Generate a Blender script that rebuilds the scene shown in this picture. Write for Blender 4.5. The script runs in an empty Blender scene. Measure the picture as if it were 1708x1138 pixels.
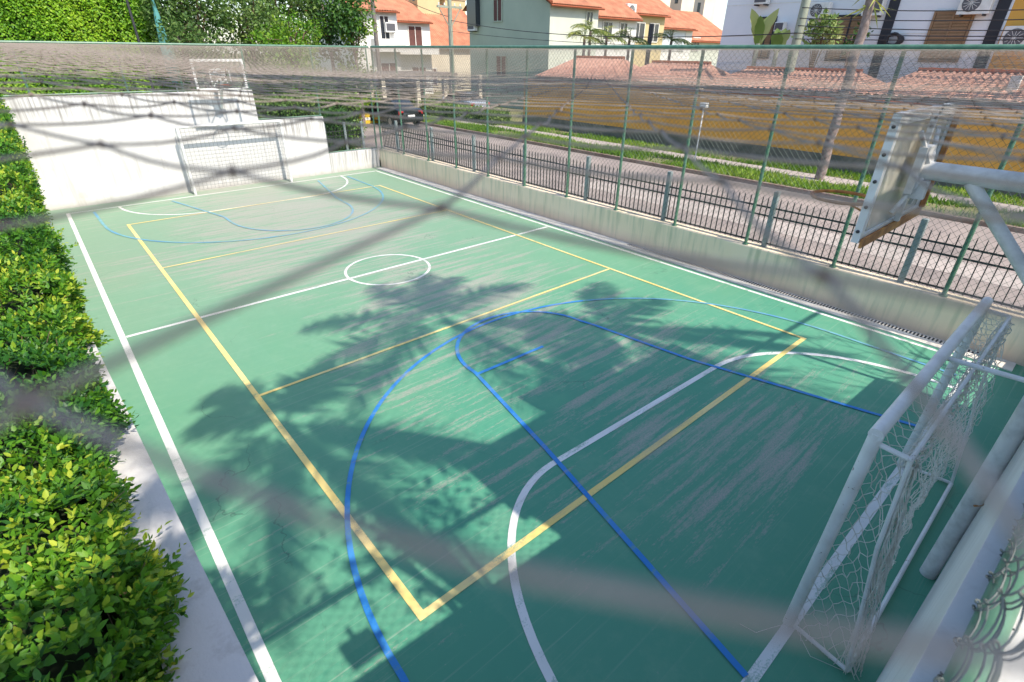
import bpy, math, random
import numpy as np
from mathutils import Vector, Matrix, Quaternion
rad = math.radians
random.seed(7)
RNG = np.random.default_rng(11)
scene = bpy.context.scene
col = scene.collection

# ------------------------------------------------------------------ camera
CAM = Vector((-4.760, -9.391, 3.992))
YAW, PITCH, ROLL, FPX = 0.72107, 0.50984, 0.01036, 862.2
def _axes():
    f = Vector((math.sin(YAW)*math.cos(PITCH), math.cos(YAW)*math.cos(PITCH), -math.sin(PITCH)))
    r = Vector((math.cos(YAW), -math.sin(YAW), 0)); u = r.cross(f)
    c, s = math.cos(ROLL), math.sin(ROLL)
    return c*r+s*u, -s*r+c*u, f
RX, RY, RF = _axes()
cam_data = bpy.data.cameras.new('camera'); cam = bpy.data.objects.new('camera', cam_data); col.objects.link(cam)
mw = Matrix(((RX.x, RY.x, -RF.x, CAM.x), (RX.y, RY.y, -RF.y, CAM.y), (RX.z, RY.z, -RF.z, CAM.z), (0, 0, 0, 1)))
cam.matrix_world = mw
cam_data.sensor_width = 36; cam_data.lens = FPX*36/1708
cam_data.clip_start = 0.01; cam_data.clip_end = 1500
cam_data.dof.use_dof = True; cam_data.dof.focus_distance = 9.0; cam_data.dof.aperture_fstop = 4.6
scene.camera = cam
def P(u, v, ax, val):
    """survey helper: the point seen at photo pixel u,v on the plane ax = val (metres)"""
    d = RX*((u-854)/FPX) + RY*((569-v)/FPX) + RF
    i = 'xyz'.index(ax)
    return CAM + d*((val-CAM[i])/d[i])

# ------------------------------------------------------------------ sky, sun, exposure
SUN_EL = rad(50)
sun_h = Vector((0.12, -0.993, 0)).normalized()
sun_dir = Vector((sun_h.x*math.cos(SUN_EL), sun_h.y*math.cos(SUN_EL), math.sin(SUN_EL)))
world = bpy.data.worlds.new('World'); scene.world = world; world.use_nodes = True
nt = world.node_tree; nt.nodes.clear()
sky = nt.nodes.new('ShaderNodeTexSky'); sky.sky_type = 'NISHITA'; sky.sun_disc = False
sky.sun_elevation = SUN_EL; sky.sun_rotation = math.atan2(sun_h.x, sun_h.y)
sky.air_density = 1.0; sky.dust_density = 1.0; sky.ozone_density = 1.3
bg = nt.nodes.new('ShaderNodeBackground'); bg.inputs['Strength'].default_value = 0.145
wo = nt.nodes.new('ShaderNodeOutputWorld')
nt.links.new(sky.outputs[0], bg.inputs[0]); nt.links.new(bg.outputs[0], wo.inputs[0])
sl = bpy.data.lights.new('sun', 'SUN'); sl.energy = 3.0; sl.angle = rad(0.53); sl.color = (1.0, 0.91, 0.78)
so = bpy.data.objects.new('sun', sl); col.objects.link(so)
so.location = (3, -20, 25); so.rotation_euler = (-sun_dir).to_track_quat('-Z', 'Y').to_euler()
scene.view_settings.view_transform = 'Standard'; scene.view_settings.look = 'None'
scene.view_settings.gamma = 1; scene.view_settings.exposure = 1.0
scene.view_settings.use_curve_mapping = False

# ------------------------------------------------------------------ materials
MATS = {}
class G:
    """tiny node-graph helper"""
    def __init__(s, name, rough=0.7, metal=0.0, spec=0.4):
        s.m = bpy.data.materials.new(name); s.m.use_nodes = True
        s.t = s.m.node_tree; s.b = s.t.nodes['Principled BSDF']
        s.b.inputs['Roughness'].default_value = rough; s.b.inputs['Metallic'].default_value = metal
        s.b.inputs['Specular IOR Level'].default_value = spec
        s.tc = s.t.nodes.new('ShaderNodeTexCoord')
        MATS[name] = s.m
    def n(s, typ, **kw):
        x = s.t.nodes.new(typ)
        for k, v in kw.items():
            if hasattr(x, k): setattr(x, k, v)
        return x
    def link(s, a, b): s.t.links.new(a, b)
    def coords(s, scale=(1, 1, 1), rot=(0, 0, 0), src='Object'):
        mp = s.n('ShaderNodeMapping'); mp.inputs['Scale'].default_value = scale; mp.inputs['Rotation'].default_value = rot
        s.link(s.tc.outputs[src], mp.inputs['Vector']); return mp.outputs[0]
    def noise(s, scale=5, detail=4, rough=0.55, vec=None, dist=0.0):
        x = s.n('ShaderNodeTexNoise'); x.inputs['Scale'].default_value = scale; x.inputs['Detail'].default_value = detail
        x.inputs['Roughness'].default_value = rough; x.inputs['Distortion'].default_value = dist
        s.link(vec if vec is not None else s.tc.outputs['Object'], x.inputs['Vector']); return x.outputs['Fac']
    def ramp(s, fac, stops):
        x = s.n('ShaderNodeValToRGB'); e = x.color_ramp.elements
        while len(e) < len(stops): e.new(0.5)
        for el, (p, c) in zip(e, stops):
            el.position = p; el.color = (c, c, c, 1) if isinstance(c, (int, float)) else (*c, 1)
        s.link(fac, x.inputs[0]); return x.outputs[0]
    def mix(s, fac, a, b, mode='MIX'):
        x = s.n('ShaderNodeMix'); x.data_type = 'RGBA'; x.blend_type = mode
        for v, i in ((fac, 0), (a, 6), (b, 7)):
            if isinstance(v, (int, float)): x.inputs[i].default_value = v
            elif isinstance(v, tuple): x.inputs[i].default_value = (*v, 1)
            else: s.link(v, x.inputs[i])
        return x.outputs[2]
    def math(s, op, a, b=0.0):
        x = s.n('ShaderNodeMath'); x.operation = op
        for v, i in ((a, 0), (b, 1)):
            if isinstance(v, (int, float)): x.inputs[i].default_value = v
            else: s.link(v, x.inputs[i])
        return x.outputs[0]
    def sep(s):
        x = s.n('ShaderNodeSeparateXYZ'); s.link(s.tc.outputs['Object'], x.inputs[0]); return x.outputs
    def color(s, c):
        if isinstance(c, tuple): s.b.inputs['Base Color'].default_value = (*c, 1)
        else: s.link(c, s.b.inputs['Base Color'])
        return s
    def bump(s, h, strength=0.3, dist=0.01):
        x = s.n('ShaderNodeBump'); x.inputs['Strength'].default_value = strength; x.inputs['Distance'].default_value = dist
        s.link(h, x.inputs['Height']); s.link(x.outputs[0], s.b.inputs['Normal']); return s
def simple(name, c, c2=None, scale=6, rough=0.7, metal=0.0, bump=0.0, spec=0.4, detail=5, lo=0.35, hi=0.65, bscale=None):
    g = G(name, rough, metal, spec)
    if c2 is None: g.color(c)
    else:
        f = g.noise(scale, detail); g.color(g.mix(g.ramp(f, [(lo, 0.0), (hi, 1.0)]), c, c2))
    if bump: g.bump(g.noise(bscale or scale*6, 3), bump, 0.01)
    return g.m

def wear_mask(g):
    """scuffed streaks running across the court, down to the grey screed (same pattern for floor and lines)"""
    X, Y, Z = g.sep()
    st = g.noise(1.0, 9, 0.66, g.coords((0.62, 7.5, 1)), 0.15)
    st2 = g.noise(1.0, 6, 0.6, g.coords((0.35, 2.2, 1), (0, 0, 0.06)))
    fine = g.noise(1.0, 6, 0.8, g.coords((16, 60, 1)))
    grain = g.noise(1.0, 4, 0.75, g.coords((28, 85, 1)))
    big = g.noise(0.30, 2, 0.5, g.coords((1.0, 0.8, 1)))
    band = g.math('SUBTRACT', 1.0, g.math('MINIMUM', 1.0, g.math('POWER', g.math('MULTIPLY', g.math('ABSOLUTE', g.math('SUBTRACT', X, 0.25)), 0.27), 2.0)))
    m = g.math('ADD', g.math('MULTIPLY', st, 0.8), g.math('MULTIPLY', st2, 0.2))
    m = g.math('ADD', m, g.math('MULTIPLY', g.math('SUBTRACT', big, 0.5), 0.28))
    m = g.math('ADD', m, g.math('MULTIPLY', g.math('SUBTRACT', band, 0.70), 0.15))
    m = g.math('SUBTRACT', m, g.ramp(g.math('MULTIPLY', Y, -0.1), [(0.83, 0.0), (0.89, 0.4)]))
    m = g.math('ADD', m, g.math('MULTIPLY', g.ramp(g.math('MULTIPLY', Y, 0.1), [(0.0, 0.0), (0.25, 1.0)]), 0.07))
    m = g.math('ADD', m, g.math('MULTIPLY', g.math('SUBTRACT', fine, 0.5), 0.40))
    wear = g.ramp(m, [(0.515, 0.0), (0.555, 0.55), (0.66, 0.95)])
    wear = g.math('MULTIPLY', wear, g.ramp(grain, [(0.36, 0.25), (0.54, 1.0)]))
    return wear, big
def court_material():
    g = G('court_paint', 0.62, 0, 0.35)
    n1 = g.noise(0.35, 4); base = g.mix(g.ramp(n1, [(0.3, 0.0), (0.7, 1.0)]), (0.11, 0.305, 0.172), (0.16, 0.365, 0.205))
    X, Y, Z = g.sep()
    # sun-bleached, dusty paint towards the open far half; near end's shade painted in as deeper green
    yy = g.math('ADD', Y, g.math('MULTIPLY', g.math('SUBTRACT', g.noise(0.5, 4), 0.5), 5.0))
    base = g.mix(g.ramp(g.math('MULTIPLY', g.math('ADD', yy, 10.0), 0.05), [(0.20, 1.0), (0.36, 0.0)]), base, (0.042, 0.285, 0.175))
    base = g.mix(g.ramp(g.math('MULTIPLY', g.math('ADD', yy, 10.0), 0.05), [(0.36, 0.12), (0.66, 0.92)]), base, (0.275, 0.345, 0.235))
    # slabs poured in bays, each taking the paint a little differently
    sn = g.n('ShaderNodeVectorMath'); sn.operation = 'SNAP'; sn.inputs[1].default_value = (3.1, 2.3, 50)
    g.link(g.tc.outputs['Object'], sn.inputs[0]); wn = g.n('ShaderNodeTexWhiteNoise'); wn.noise_dimensions = '3D'; g.link(sn.outputs[0], wn.inputs['Vector'])
    base = g.mix(g.math('MULTIPLY', wn.outputs['Value'], 0.28), base, (0.19, 0.37, 0.24))
    f2 = g.noise(9, 7, 0.75); base = g.mix(g.math('MULTIPLY', f2, 0.5), base, (0.085, 0.29, 0.19))
    f3 = g.noise(2.2, 6, 0.7); base = g.mix(g.ramp(f3, [(0.5, 0.0), (0.75, 0.35)]), base, (0.23, 0.39, 0.26))
    X, Y, Z = g.sep()
    wear, big = wear_mask(g)
    base = g.mix(wear, base, g.mix(f2, (0.42, 0.38, 0.33), (0.32, 0.30, 0.26)))
    mop = g.noise(1.0, 6, 0.7, g.coords((0.25, 26, 1), (0, 0, 0.03))); mop = g.math('MULTIPLY', g.ramp(mop, [(0.56, 0.0), (0.66, 0.55)]), g.ramp(big, [(0.35, 0.15), (0.6, 1.0)]))
    base = g.mix(mop, base, (0.33, 0.42, 0.32))
    v = g.n('ShaderNodeTexVoronoi'); v.feature = 'DISTANCE_TO_EDGE'; v.inputs['Scale'].default_value = 0.42
    wob = g.n('ShaderNodeVectorMath'); wob.operation = 'ADD'
    nz = g.n('ShaderNodeTexNoise'); nz.inputs['Scale'].default_value = 1.6; nz.inputs['Detail'].default_value = 5
    g.link(g.tc.outputs['Object'], nz.inputs['Vector']); g.link(g.tc.outputs['Object'], wob.inputs[0]); g.link(nz.outputs['Color'], wob.inputs[1])
    g.link(wob.outputs[0], v.inputs['Vector'])
    ck = g.ramp(v.outputs['Distance'], [(0.0, 1.0), (0.0025, 0.0)])
    ck = g.math('MULTIPLY', ck, g.ramp(g.noise(0.6, 2), [(0.52, 0.0), (0.62, 0.6)]))
    base = g.mix(ck, base, (0.05, 0.08, 0.07))
    spots = g.ramp(g.noise(38, 2, 0.5), [(0.74, 0.0), (0.76, 0.5)]); base = g.mix(spots, base, (0.36, 0.36, 0.32))
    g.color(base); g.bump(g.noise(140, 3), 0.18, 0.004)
    return g.m
def line_material(name, c, c2, wearlo=0.55, wearhi=0.66):
    g = G(name, 0.6, 0, 0.35)
    f = g.noise(1.1, 3); base = g.mix(g.ramp(f, [(0.35, 0.0), (0.65, 1.0)]), c, c2)
    w = g.math('ADD', g.noise(2.2, 7, 0.7, g.coords((0.7, 2.5, 1))), g.math('MULTIPLY', g.math('SUBTRACT', g.noise(70, 3), 0.5), 0.35))
    g.color(g.mix(g.ramp(w, [(wearlo, 0.0), (wearhi, 0.7)]), base, (0.15, 0.34, 0.23)))
    wm, _b = wear_mask(g); src = g.b.inputs['Base Color'].links[0].from_socket
    g.color(g.mix(g.math('MULTIPLY', wm, 0.55), src, (0.36, 0.34, 0.28)))
    return g.m
def wall_white(name='white_plaster', top=None):
    g = G(name, 0.85, 0, 0.2)
    X, Y, Z = g.sep()
    a = g.noise(1.2, 5); base = g.mix(g.ramp(a, [(0.3, 0.0), (0.75, 1.0)]), (0.66, 0.645, 0.63), (0.58, 0.565, 0.55))
    st = g.noise(2.2, 5, 0.6, g.coords((3.2, 3.2, 0.22)))
    base = g.mix(g.ramp(st, [(0.54, 0.0), (0.76, 0.6)]), base, (0.34, 0.31, 0.28))
    if top:
        d = g.math('ADD', g.math('SUBTRACT', top, Z), g.math('MULTIPLY', g.noise(1.5, 3, 0.6, g.coords((5, 5, 0.05))), -0.75))
        drip = g.math('MULTIPLY', g.ramp(d, [(-0.25+0.25, 1.0), (0.06+0.25, 0.0)]), g.ramp(g.noise(2.0, 5, 0.7, g.coords((7, 7, 0.15))), [(0.45, 0.0), (0.65, 0.8)]))
        base = g.mix(drip, base, (0.20, 0.18, 0.16))
        foot = g.ramp(g.math('ADD', Z, g.math('MULTIPLY', g.noise(3.0, 5, 0.65), 0.3)), [(0.12, 0.6), (0.34, 0.0)]); base = g.mix(foot, base, (0.34, 0.30, 0.25))
        ball = g.ramp(g.noise(3.2, 3, 0.5), [(0.66, 0.0), (0.70, 0.22)]); base = g.mix(ball, base, (0.42, 0.38, 0.34))
    sp = g.noise(45, 3); base = g.mix(g.ramp(sp, [(0.66, 0.0), (0.72, 0.3)]), base, (0.45, 0.43, 0.4))
    g.color(base); g.bump(g.noise(60, 4), 0.25, 0.006); return g.m
def wall_concrete():
    g = G('stained_concrete', 0.85, 0, 0.25)
    X, Y, Z = g.sep()
    a = g.noise(1.0, 6); base = g.mix(g.ramp(a, [(0.3, 0.0), (0.7, 1.0)]), (0.92, 0.75, 0.56), (0.82, 0.67, 0.47))
    st = g.noise(2.0, 5, 0.6, g.coords((4, 4, 0.3)))
    base = g.mix(g.ramp(st, [(0.48, 0.0), (0.72, 0.75)]), base, (0.46, 0.46, 0.31))
    low = g.ramp(g.math('ADD', Z, g.math('MULTIPLY', g.noise(1.5, 4), 0.35)), [(0.22, 1.0), (0.50, 0.0)])
    base = g.mix(g.math('MULTIPLY', low, 0.6), base, (0.62, 0.44, 0.34))
    g.color(base); g.bump(g.noise(50, 4), 0.3, 0.006); return g.m
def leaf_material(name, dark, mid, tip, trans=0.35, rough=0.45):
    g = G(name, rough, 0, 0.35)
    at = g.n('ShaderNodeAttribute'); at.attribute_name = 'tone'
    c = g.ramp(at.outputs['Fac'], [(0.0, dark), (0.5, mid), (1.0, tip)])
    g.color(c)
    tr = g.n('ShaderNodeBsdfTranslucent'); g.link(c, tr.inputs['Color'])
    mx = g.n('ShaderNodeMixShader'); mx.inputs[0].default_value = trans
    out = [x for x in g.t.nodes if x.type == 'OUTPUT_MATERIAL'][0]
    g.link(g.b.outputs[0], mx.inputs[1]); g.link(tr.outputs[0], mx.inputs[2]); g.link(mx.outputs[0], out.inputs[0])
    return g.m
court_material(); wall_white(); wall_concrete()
for _h in (2.86, 1.94, 0.68): wall_white('white_plaster_%d' % int(_h*100), _h)
line_material('white_line_paint', (0.80, 0.79, 0.76), (0.70, 0.69, 0.66))
line_material('yellow_line_paint', (0.80, 0.60, 0.19), (0.82, 0.66, 0.29), 0.57, 0.69)
line_material('blue_line_paint', (0.02, 0.20, 0.56), (0.06, 0.26, 0.58), 0.56, 0.69)
line_material('faded_blue_paint', (0.10, 0.30, 0.50), (0.16, 0.40, 0.45), 0.50, 0.62)
simple('white_tube_paint', (0.82, 0.81, 0.79), (0.66, 0.64, 0.61), 7, 0.42, 0, 0.05, 0.5, lo=0.45, hi=0.75)
g = G('chipped_white_paint', 0.45, 0, 0.45)
_c = g.mix(g.ramp(g.noise(6, 5), [(0.4, 0.0), (0.75, 1.0)]), (0.82, 0.81, 0.79), (0.66, 0.64, 0.60))
g.color(g.mix(g.ramp(g.noise(17, 6, 0.7), [(0.64, 0.0), (0.68, 0.9)]), _c, (0.16, 0.09, 0.05)))
simple('weathered_white_steel', (0.76, 0.75, 0.73), (0.50, 0.49, 0.47), 9, 0.5, 0, 0.1, 0.45, lo=0.4, hi=0.75)
simple('rusty_orange_steel', (0.66, 0.25, 0.06), (0.34, 0.12, 0.04), 14, 0.7, 0.1, 0.25)
simple('rusty_frame', (0.66, 0.32, 0.10), (0.38, 0.16, 0.06), 12, 0.75, 0.1, 0.25)
simple('green_fence_steel', (0.055, 0.15, 0.095), (0.10, 0.21, 0.14), 8, 0.42, 0, 0.05, 0.5)
simple('green_wire', (0.035, 0.075, 0.055), (0.07, 0.10, 0.08), 5, 0.5, 0, 0, 0.4)
simple('grey_wire', (0.16, 0.18, 0.17), (0.09, 0.10, 0.10), 5, 0.5, 0.2, 0, 0.4)
simple('black_iron', (0.022, 0.024, 0.026), (0.045, 0.045, 0.045), 10, 0.5, 0, 0.05, 0.45)
simple('grey_green_post', (0.27, 0.31, 0.31), (0.16, 0.20, 0.20), 3, 0.55, 0, 0.05, 0.4)
simple('goal_cord', (0.78, 0.76, 0.69), (0.60, 0.58, 0.51), 20, 0.9, 0, 0.2, 0.1)
simple('cover_cord', (0.38, 0.32, 0.275), (0.28, 0.23, 0.195), 30, 0.9, 0, 0.3, 0.1)
simple('cover_knot', (0.24, 0.185, 0.15), (0.18, 0.135, 0.11), 30, 0.9, 0, 0.3, 0.1)
simple('asphalt', (0.33, 0.275, 0.245), (0.23, 0.195, 0.18), 0.9, 0.9, 0, 0.5, 0.2, bscale=40)
simple('path_concrete', (0.44, 0.38, 0.34), (0.34, 0.30, 0.27), 2.0, 0.9, 0, 0.3, 0.2)
simple('kerb_stone', (0.20, 0.13, 0.10), (0.28, 0.22, 0.18), 3, 0.9, 0, 0.3, 0.2)
simple('soil', (0.15, 0.16, 0.07), (0.24, 0.22, 0.12), 1.2, 0.95, 0, 0.4, 0.1)
simple('ochre_wall', (0.74, 0.37, 0.085), (0.66, 0.32, 0.07), 1.5, 0.85, 0, 0.2, 0.2)
simple('dark_plinth', (0.12, 0.12, 0.10), (0.20, 0.18, 0.15), 2, 0.9, 0, 0.2, 0.2)
simple('terracotta', (0.54, 0.24, 0.14), (0.38, 0.16, 0.095), 1.3, 0.8, 0, 0.2, 0.2)
simple('terracotta_dark', (0.34, 0.10, 0.05), (0.26, 0.08, 0.04), 3, 0.85, 0, 0.2, 0.2)
simple('pink_tile', (0.54, 0.31, 0.235), (0.38, 0.20, 0.15), 5, 0.85, 0, 0.2, 0.2)
simple('sage_render', (0.40, 0.46, 0.36), (0.36, 0.42, 0.33), 0.8, 0.85, 0, 0.1, 0.2)
simple('pale_green_render', (0.62, 0.64, 0.54), (0.56, 0.58, 0.49), 0.8, 0.85, 0, 0.1, 0.2)
simple('cream_render', (0.72, 0.64, 0.50), (0.66, 0.58, 0.45), 0.8, 0.85, 0, 0.1, 0.2)
simple('white_render', (0.74, 0.72, 0.67), (0.68, 0.66, 0.61), 0.8, 0.85, 0, 0.1, 0.2)
simple('mustard_render', (0.60, 0.48, 0.26), (0.54, 0.43, 0.24), 0.8, 0.85, 0, 0.1, 0.2)
simple('tan_render', (0.48, 0.36, 0.23), (0.42, 0.31, 0.20), 0.8, 0.85, 0, 0.1, 0.2)
simple('apartment_white', (0.72, 0.74, 0.76), (0.66, 0.69, 0.72), 0.6, 0.8, 0, 0.08, 0.2)
simple('apartment_orange', (0.66, 0.36, 0.08), (0.60, 0.32, 0.07), 0.6, 0.8, 0, 0.08, 0.2)
simple('dark_joint', (0.02, 0.022, 0.03), None, rough=0.6)
simple('brown_shutter', (0.28, 0.18, 0.10), (0.23, 0.15, 0.085), 4, 0.7, 0, 0.1, 0.3)
simple('red_brown_shutter', (0.13, 0.055, 0.045), (0.10, 0.045, 0.04), 4, 0.7, 0, 0.1, 0.3)
simple('dark_glass', (0.03, 0.035, 0.045), None, rough=0.08, spec=0.6)
simple('ac_casing', (0.72, 0.72, 0.69), (0.62, 0.62, 0.58), 6, 0.5, 0, 0.05, 0.4)
simple('ac_dark', (0.10, 0.10, 0.11), None, rough=0.6)
simple('utility_wood', (0.16, 0.14, 0.13), (0.22, 0.19, 0.17), 6, 0.9, 0, 0.3, 0.1)
simple('utility_concrete', (0.33, 0.36, 0.29), (0.26, 0.29, 0.23), 3, 0.85, 0, 0.2, 0.2)
simple('cable_black', (0.03, 0.03, 0.035), None, rough=0.6)
simple('bark', (0.30, 0.24, 0.22), (0.18, 0.14, 0.125), 9, 0.95, 0, 0.6, 0.1)
simple('twig', (0.10, 0.075, 0.05), (0.15, 0.11, 0.07), 9, 0.95, 0, 0.3, 0.1)
simple('car_black', (0.012, 0.013, 0.016), None, rough=0.18, spec=0.6)
simple('tyre_rubber', (0.02, 0.02, 0.02), None, rough=0.85)
simple('rim_metal', (0.45, 0.45, 0.46), None, rough=0.35, metal=0.8)
simple('lamp_red', (0.45, 0.02, 0.02), None, rough=0.2, spec=0.6)
simple('plate_white', (0.70, 0.70, 0.68), None, rough=0.5)
simple('yellow_paint', (0.75, 0.50, 0.03), (0.65, 0.43, 0.03), 4, 0.6)
simple('teal_cloth', (0.10, 0.32, 0.30), (0.06, 0.20, 0.20), 3, 0.8)
simple('blue_car', (0.30, 0.33, 0.38), None, rough=0.25, spec=0.6)
simple('dark_steel', (0.05, 0.05, 0.055), None, rough=0.5)
simple('grate_concrete', (0.78, 0.73, 0.66), (0.66, 0.60, 0.53), 5, 0.9, 0, 0.3, 0.2)
simple('plastic_sheet', (0.55, 0.58, 0.62), (0.48, 0.52, 0.56), 2, 0.35)
g = G('clear_board', 0.25, 0, 0.5); g.color(g.mix(g.ramp(g.noise(3, 4), [(0.35, 0.0), (0.7, 1.0)]), (0.74, 0.70, 0.60), (0.60, 0.57, 0.48)))
g.b.inputs['Alpha'].default_value = 0.72
g = G('clear_acrylic', 0.15, 0, 0.5); g.color((0.6, 0.6, 0.58)); g.b.inputs['Alpha'].default_value = 0.12
leaf_material('hedge_leaf', (0.025, 0.11, 0.015), (0.11, 0.28, 0.015), (0.46, 0.52, 0.045), 0.28, 0.45)
leaf_material('ivy_leaf', (0.06, 0.20, 0.01), (0.18, 0.38, 0.015), (0.34, 0.50, 0.03), 0.3, 0.5)
leaf_material('tree_leaf', (0.015, 0.055, 0.012), (0.045, 0.13, 0.022), (0.12, 0.24, 0.04), 0.3, 0.5)
leaf_material('olive_leaf', (0.045, 0.11, 0.025), (0.12, 0.215, 0.045), (0.25, 0.34, 0.09), 0.3, 0.55)
leaf_material('lime_leaf', (0.04, 0.14, 0.008), (0.13, 0.28, 0.015), (0.30, 0.44, 0.03), 0.3, 0.5)
leaf_material('palm_leaf', (0.06, 0.10, 0.02), (0.17, 0.24, 0.05), (0.42, 0.42, 0.10), 0.3, 0.5)
leaf_material('banana_leaf', (0.06, 0.13, 0.03), (0.18, 0.28, 0.07), (0.42, 0.46, 0.20), 0.35, 0.45)
leaf_material('grass_blade', (0.07, 0.16, 0.015), (0.16, 0.30, 0.025), (0.32, 0.42, 0.06), 0.3, 0.6)

# ------------------------------------------------------------------ mesh helpers
class MB:
    def __init__(s): s.v = []; s.f = []
    def add(s, vs, fs):
        o = len(s.v); s.v += [tuple(p) for p in vs]; s.f += [tuple(i+o for i in f) for f in fs]; return s
    def box(s, x0, x1, y0, y1, z0, z1, M=None):
        vs = [Vector(p) for p in ((x0,y0,z0),(x1,y0,z0),(x1,y1,z0),(x0,y1,z0),(x0,y0,z1),(x1,y0,z1),(x1,y1,z1),(x0,y1,z1))]
        if M is not None: vs = [M @ p for p in vs]
        return s.add(vs, [(0,3,2,1),(4,5,6,7),(0,1,5,4),(1,2,6,5),(2,3,7,6),(3,0,4,7)])
    def bbox(s, x0, x1, y0, y1, z0, z1, b=0.01, M=None):
        """box with chamfered vertical and top edges"""
        ring = lambda i, z: [(x0+b+i,y0+i,z),(x1-b-i,y0+i,z),(x1-i,y0+b+i,z),(x1-i,y1-b-i,z),(x1-b-i,y1-i,z),(x0+b+i,y1-i,z),(x0+i,y1-b-i,z),(x0+i,y0+b+i,z)]
        vs = [Vector(p) for p in ring(0, z0)+ring(0, z1-b)+ring(b*0.8, z1)]
        if M is not None: vs = [M @ p for p in vs]
        fs = [tuple(range(7, -1, -1)), tuple(range(16, 24))]
        for k in range(2):
            for i in range(8):
                j = (i+1) % 8; fs.append((k*8+i, k*8+j, k*8+8+j, k*8+8+i))
        return s.add(vs, fs)
    def tube(s, pts, r, n=6, cap=True, closed=False):
        pts = [Vector(p) for p in pts]; m = len(pts); rr = r if isinstance(r, (list, tuple)) else [r]*m
        vs = []; up = None
        for i, p in enumerate(pts):
            a = pts[(i-1) % m] if (closed or i > 0) else pts[0]; b = pts[(i+1) % m] if (closed or i < m-1) else pts[-1]
            t = (b-a); t = t.normalized() if t.length > 1e-9 else Vector((0,0,1))
            if up is None: up = Vector((0,0,1)) if abs(t.z) < 0.9 else Vector((1,0,0))
            x = up.cross(t)
            if x.length < 1e-6: x = Vector((1,0,0)).cross(t)
            x.normalize(); y = t.cross(x); up = y
            for k in range(n):
                q = 2*math.pi*k/n; vs.append(p + (x*math.cos(q)+y*math.sin(q))*rr[i])
        fs = []
        for i in range(m if closed else m-1):
            for k in range(n):
                a = i*n+k; b = i*n+(k+1) % n; c = ((i+1) % m)*n+(k+1) % n; d = ((i+1) % m)*n+k
                fs.append((a, b, c, d))
        if cap and not closed: fs += [tuple(range(n-1, -1, -1)), tuple((m-1)*n+k for k in range(n))]
        return s.add(vs, fs)
    def quad(s, *ps): return s.add(ps, [tuple(range(len(ps)))])
    def prism(s, prof, p0, p1):
        """extrude profile (list of 3d offsets) from p0 to p1"""
        n = len(prof); p0 = Vector(p0); p1 = Vector(p1)
        vs = [p0+Vector(q) for q in prof]+[p1+Vector(q) for q in prof]
        return s.add(vs, [tuple(range(n-1,-1,-1)), tuple(range(n,2*n))]+[(i,(i+1)%n,n+(i+1)%n,n+i) for i in range(n)])
    def lathe(s, prof, n=12, M=None):
        vs = []
        for r, z in prof:
            for k in range(n):
                q = 2*math.pi*k/n; vs.append(Vector((r*math.cos(q), r*math.sin(q), z)))
        if M is not None: vs = [M @ p for p in vs]
        m = len(prof); fs = [(i*n+k, i*n+(k+1)%n, (i+1)*n+(k+1)%n, (i+1)*n+k) for i in range(m-1) for k in range(n)]
        fs += [tuple(range(n-1,-1,-1)), tuple((m-1)*n+k for k in range(n))]
        return s.add(vs, fs)
    def mesh(s, name):
        me = bpy.data.meshes.new(name); me.from_pydata(s.v, [], s.f); me.update(); return me
    def build(s, name, mat, parent=None, smooth=False):
        return obj(name, s.mesh(name), mat, parent, smooth)
def obj(name, me, mat, parent=None, smooth=False):
    if mat and not me.materials: me.materials.append(MATS[mat])
    if smooth:
        me.polygons.foreach_set('use_smooth', [True]*len(me.polygons))
        try: me.set_sharp_from_angle(angle=rad(40))
        except Exception: pass
    o = bpy.data.objects.new(name, me); col.objects.link(o)
    if parent is not None:
        o.parent = parent; o.matrix_parent_inverse = Matrix.Translation(parent.location).inverted() if parent.rotation_euler.z == 0 else parent_inv(parent)
    return o
def parent_inv(p):
    return (Matrix.Translation(p.location) @ p.rotation_euler.to_matrix().to_4x4()).inverted()
def tag(o, label, cat, group=None, kind=None):
    o['label'] = label; o['category'] = cat
    if group: o['group'] = group
    if kind: o['kind'] = kind
    return o
def struct(o): o['kind'] = 'structure'; return o
def stuff(o): o['kind'] = 'stuff'; return o
def thing(name, loc, label, cat, group=None):
    o = bpy.data.objects.new(name, None); o.empty_display_size = 0.2; col.objects.link(o); o.location = loc
    return tag(o, label, cat, group)
def share(name, me, M, parent):
    """a piece that shares mesh data, placed by a world matrix M (parents are never rotated)"""
    o = bpy.data.objects.new(name, me); col.objects.link(o)
    o.parent = parent; o.matrix_parent_inverse = Matrix.Translation(parent.matrix_basis.translation if parent.parent is None else Vector()).inverted()
    o.matrix_basis = M
    return o
def wires(name, A, B, r, mat, parent=None, n=3):
    """many straight thin cords at once: arrays of start and end points -> one mesh"""
    A = np.asarray(A, float); B = np.asarray(B, float); T = B-A; L = np.linalg.norm(T, axis=1, keepdims=True); T = T/np.maximum(L, 1e-9)
    up = np.where(np.abs(T[:, 2:3]) < 0.9, np.array([[0, 0, 1.0]]), np.array([[1.0, 0, 0]]))
    X = np.cross(up, T); X /= np.linalg.norm(X, axis=1, keepdims=True); Y = np.cross(T, X)
    ring = [X*math.cos(2*math.pi*k/n)+Y*math.sin(2*math.pi*k/n) for k in range(n)]
    V = np.stack([A+q*r for q in ring]+[B+q*r for q in ring], 1).reshape(-1, 3)
    m = len(A); base = np.arange(m)[:, None]*(2*n)
    F = np.concatenate([base+np.array([k, (k+1) % n, n+(k+1) % n, n+k]) for k in range(n)], 1).reshape(-1, 4)
    me = fast_mesh(name, V, F)
    return obj(name, me, mat, parent, True)
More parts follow.
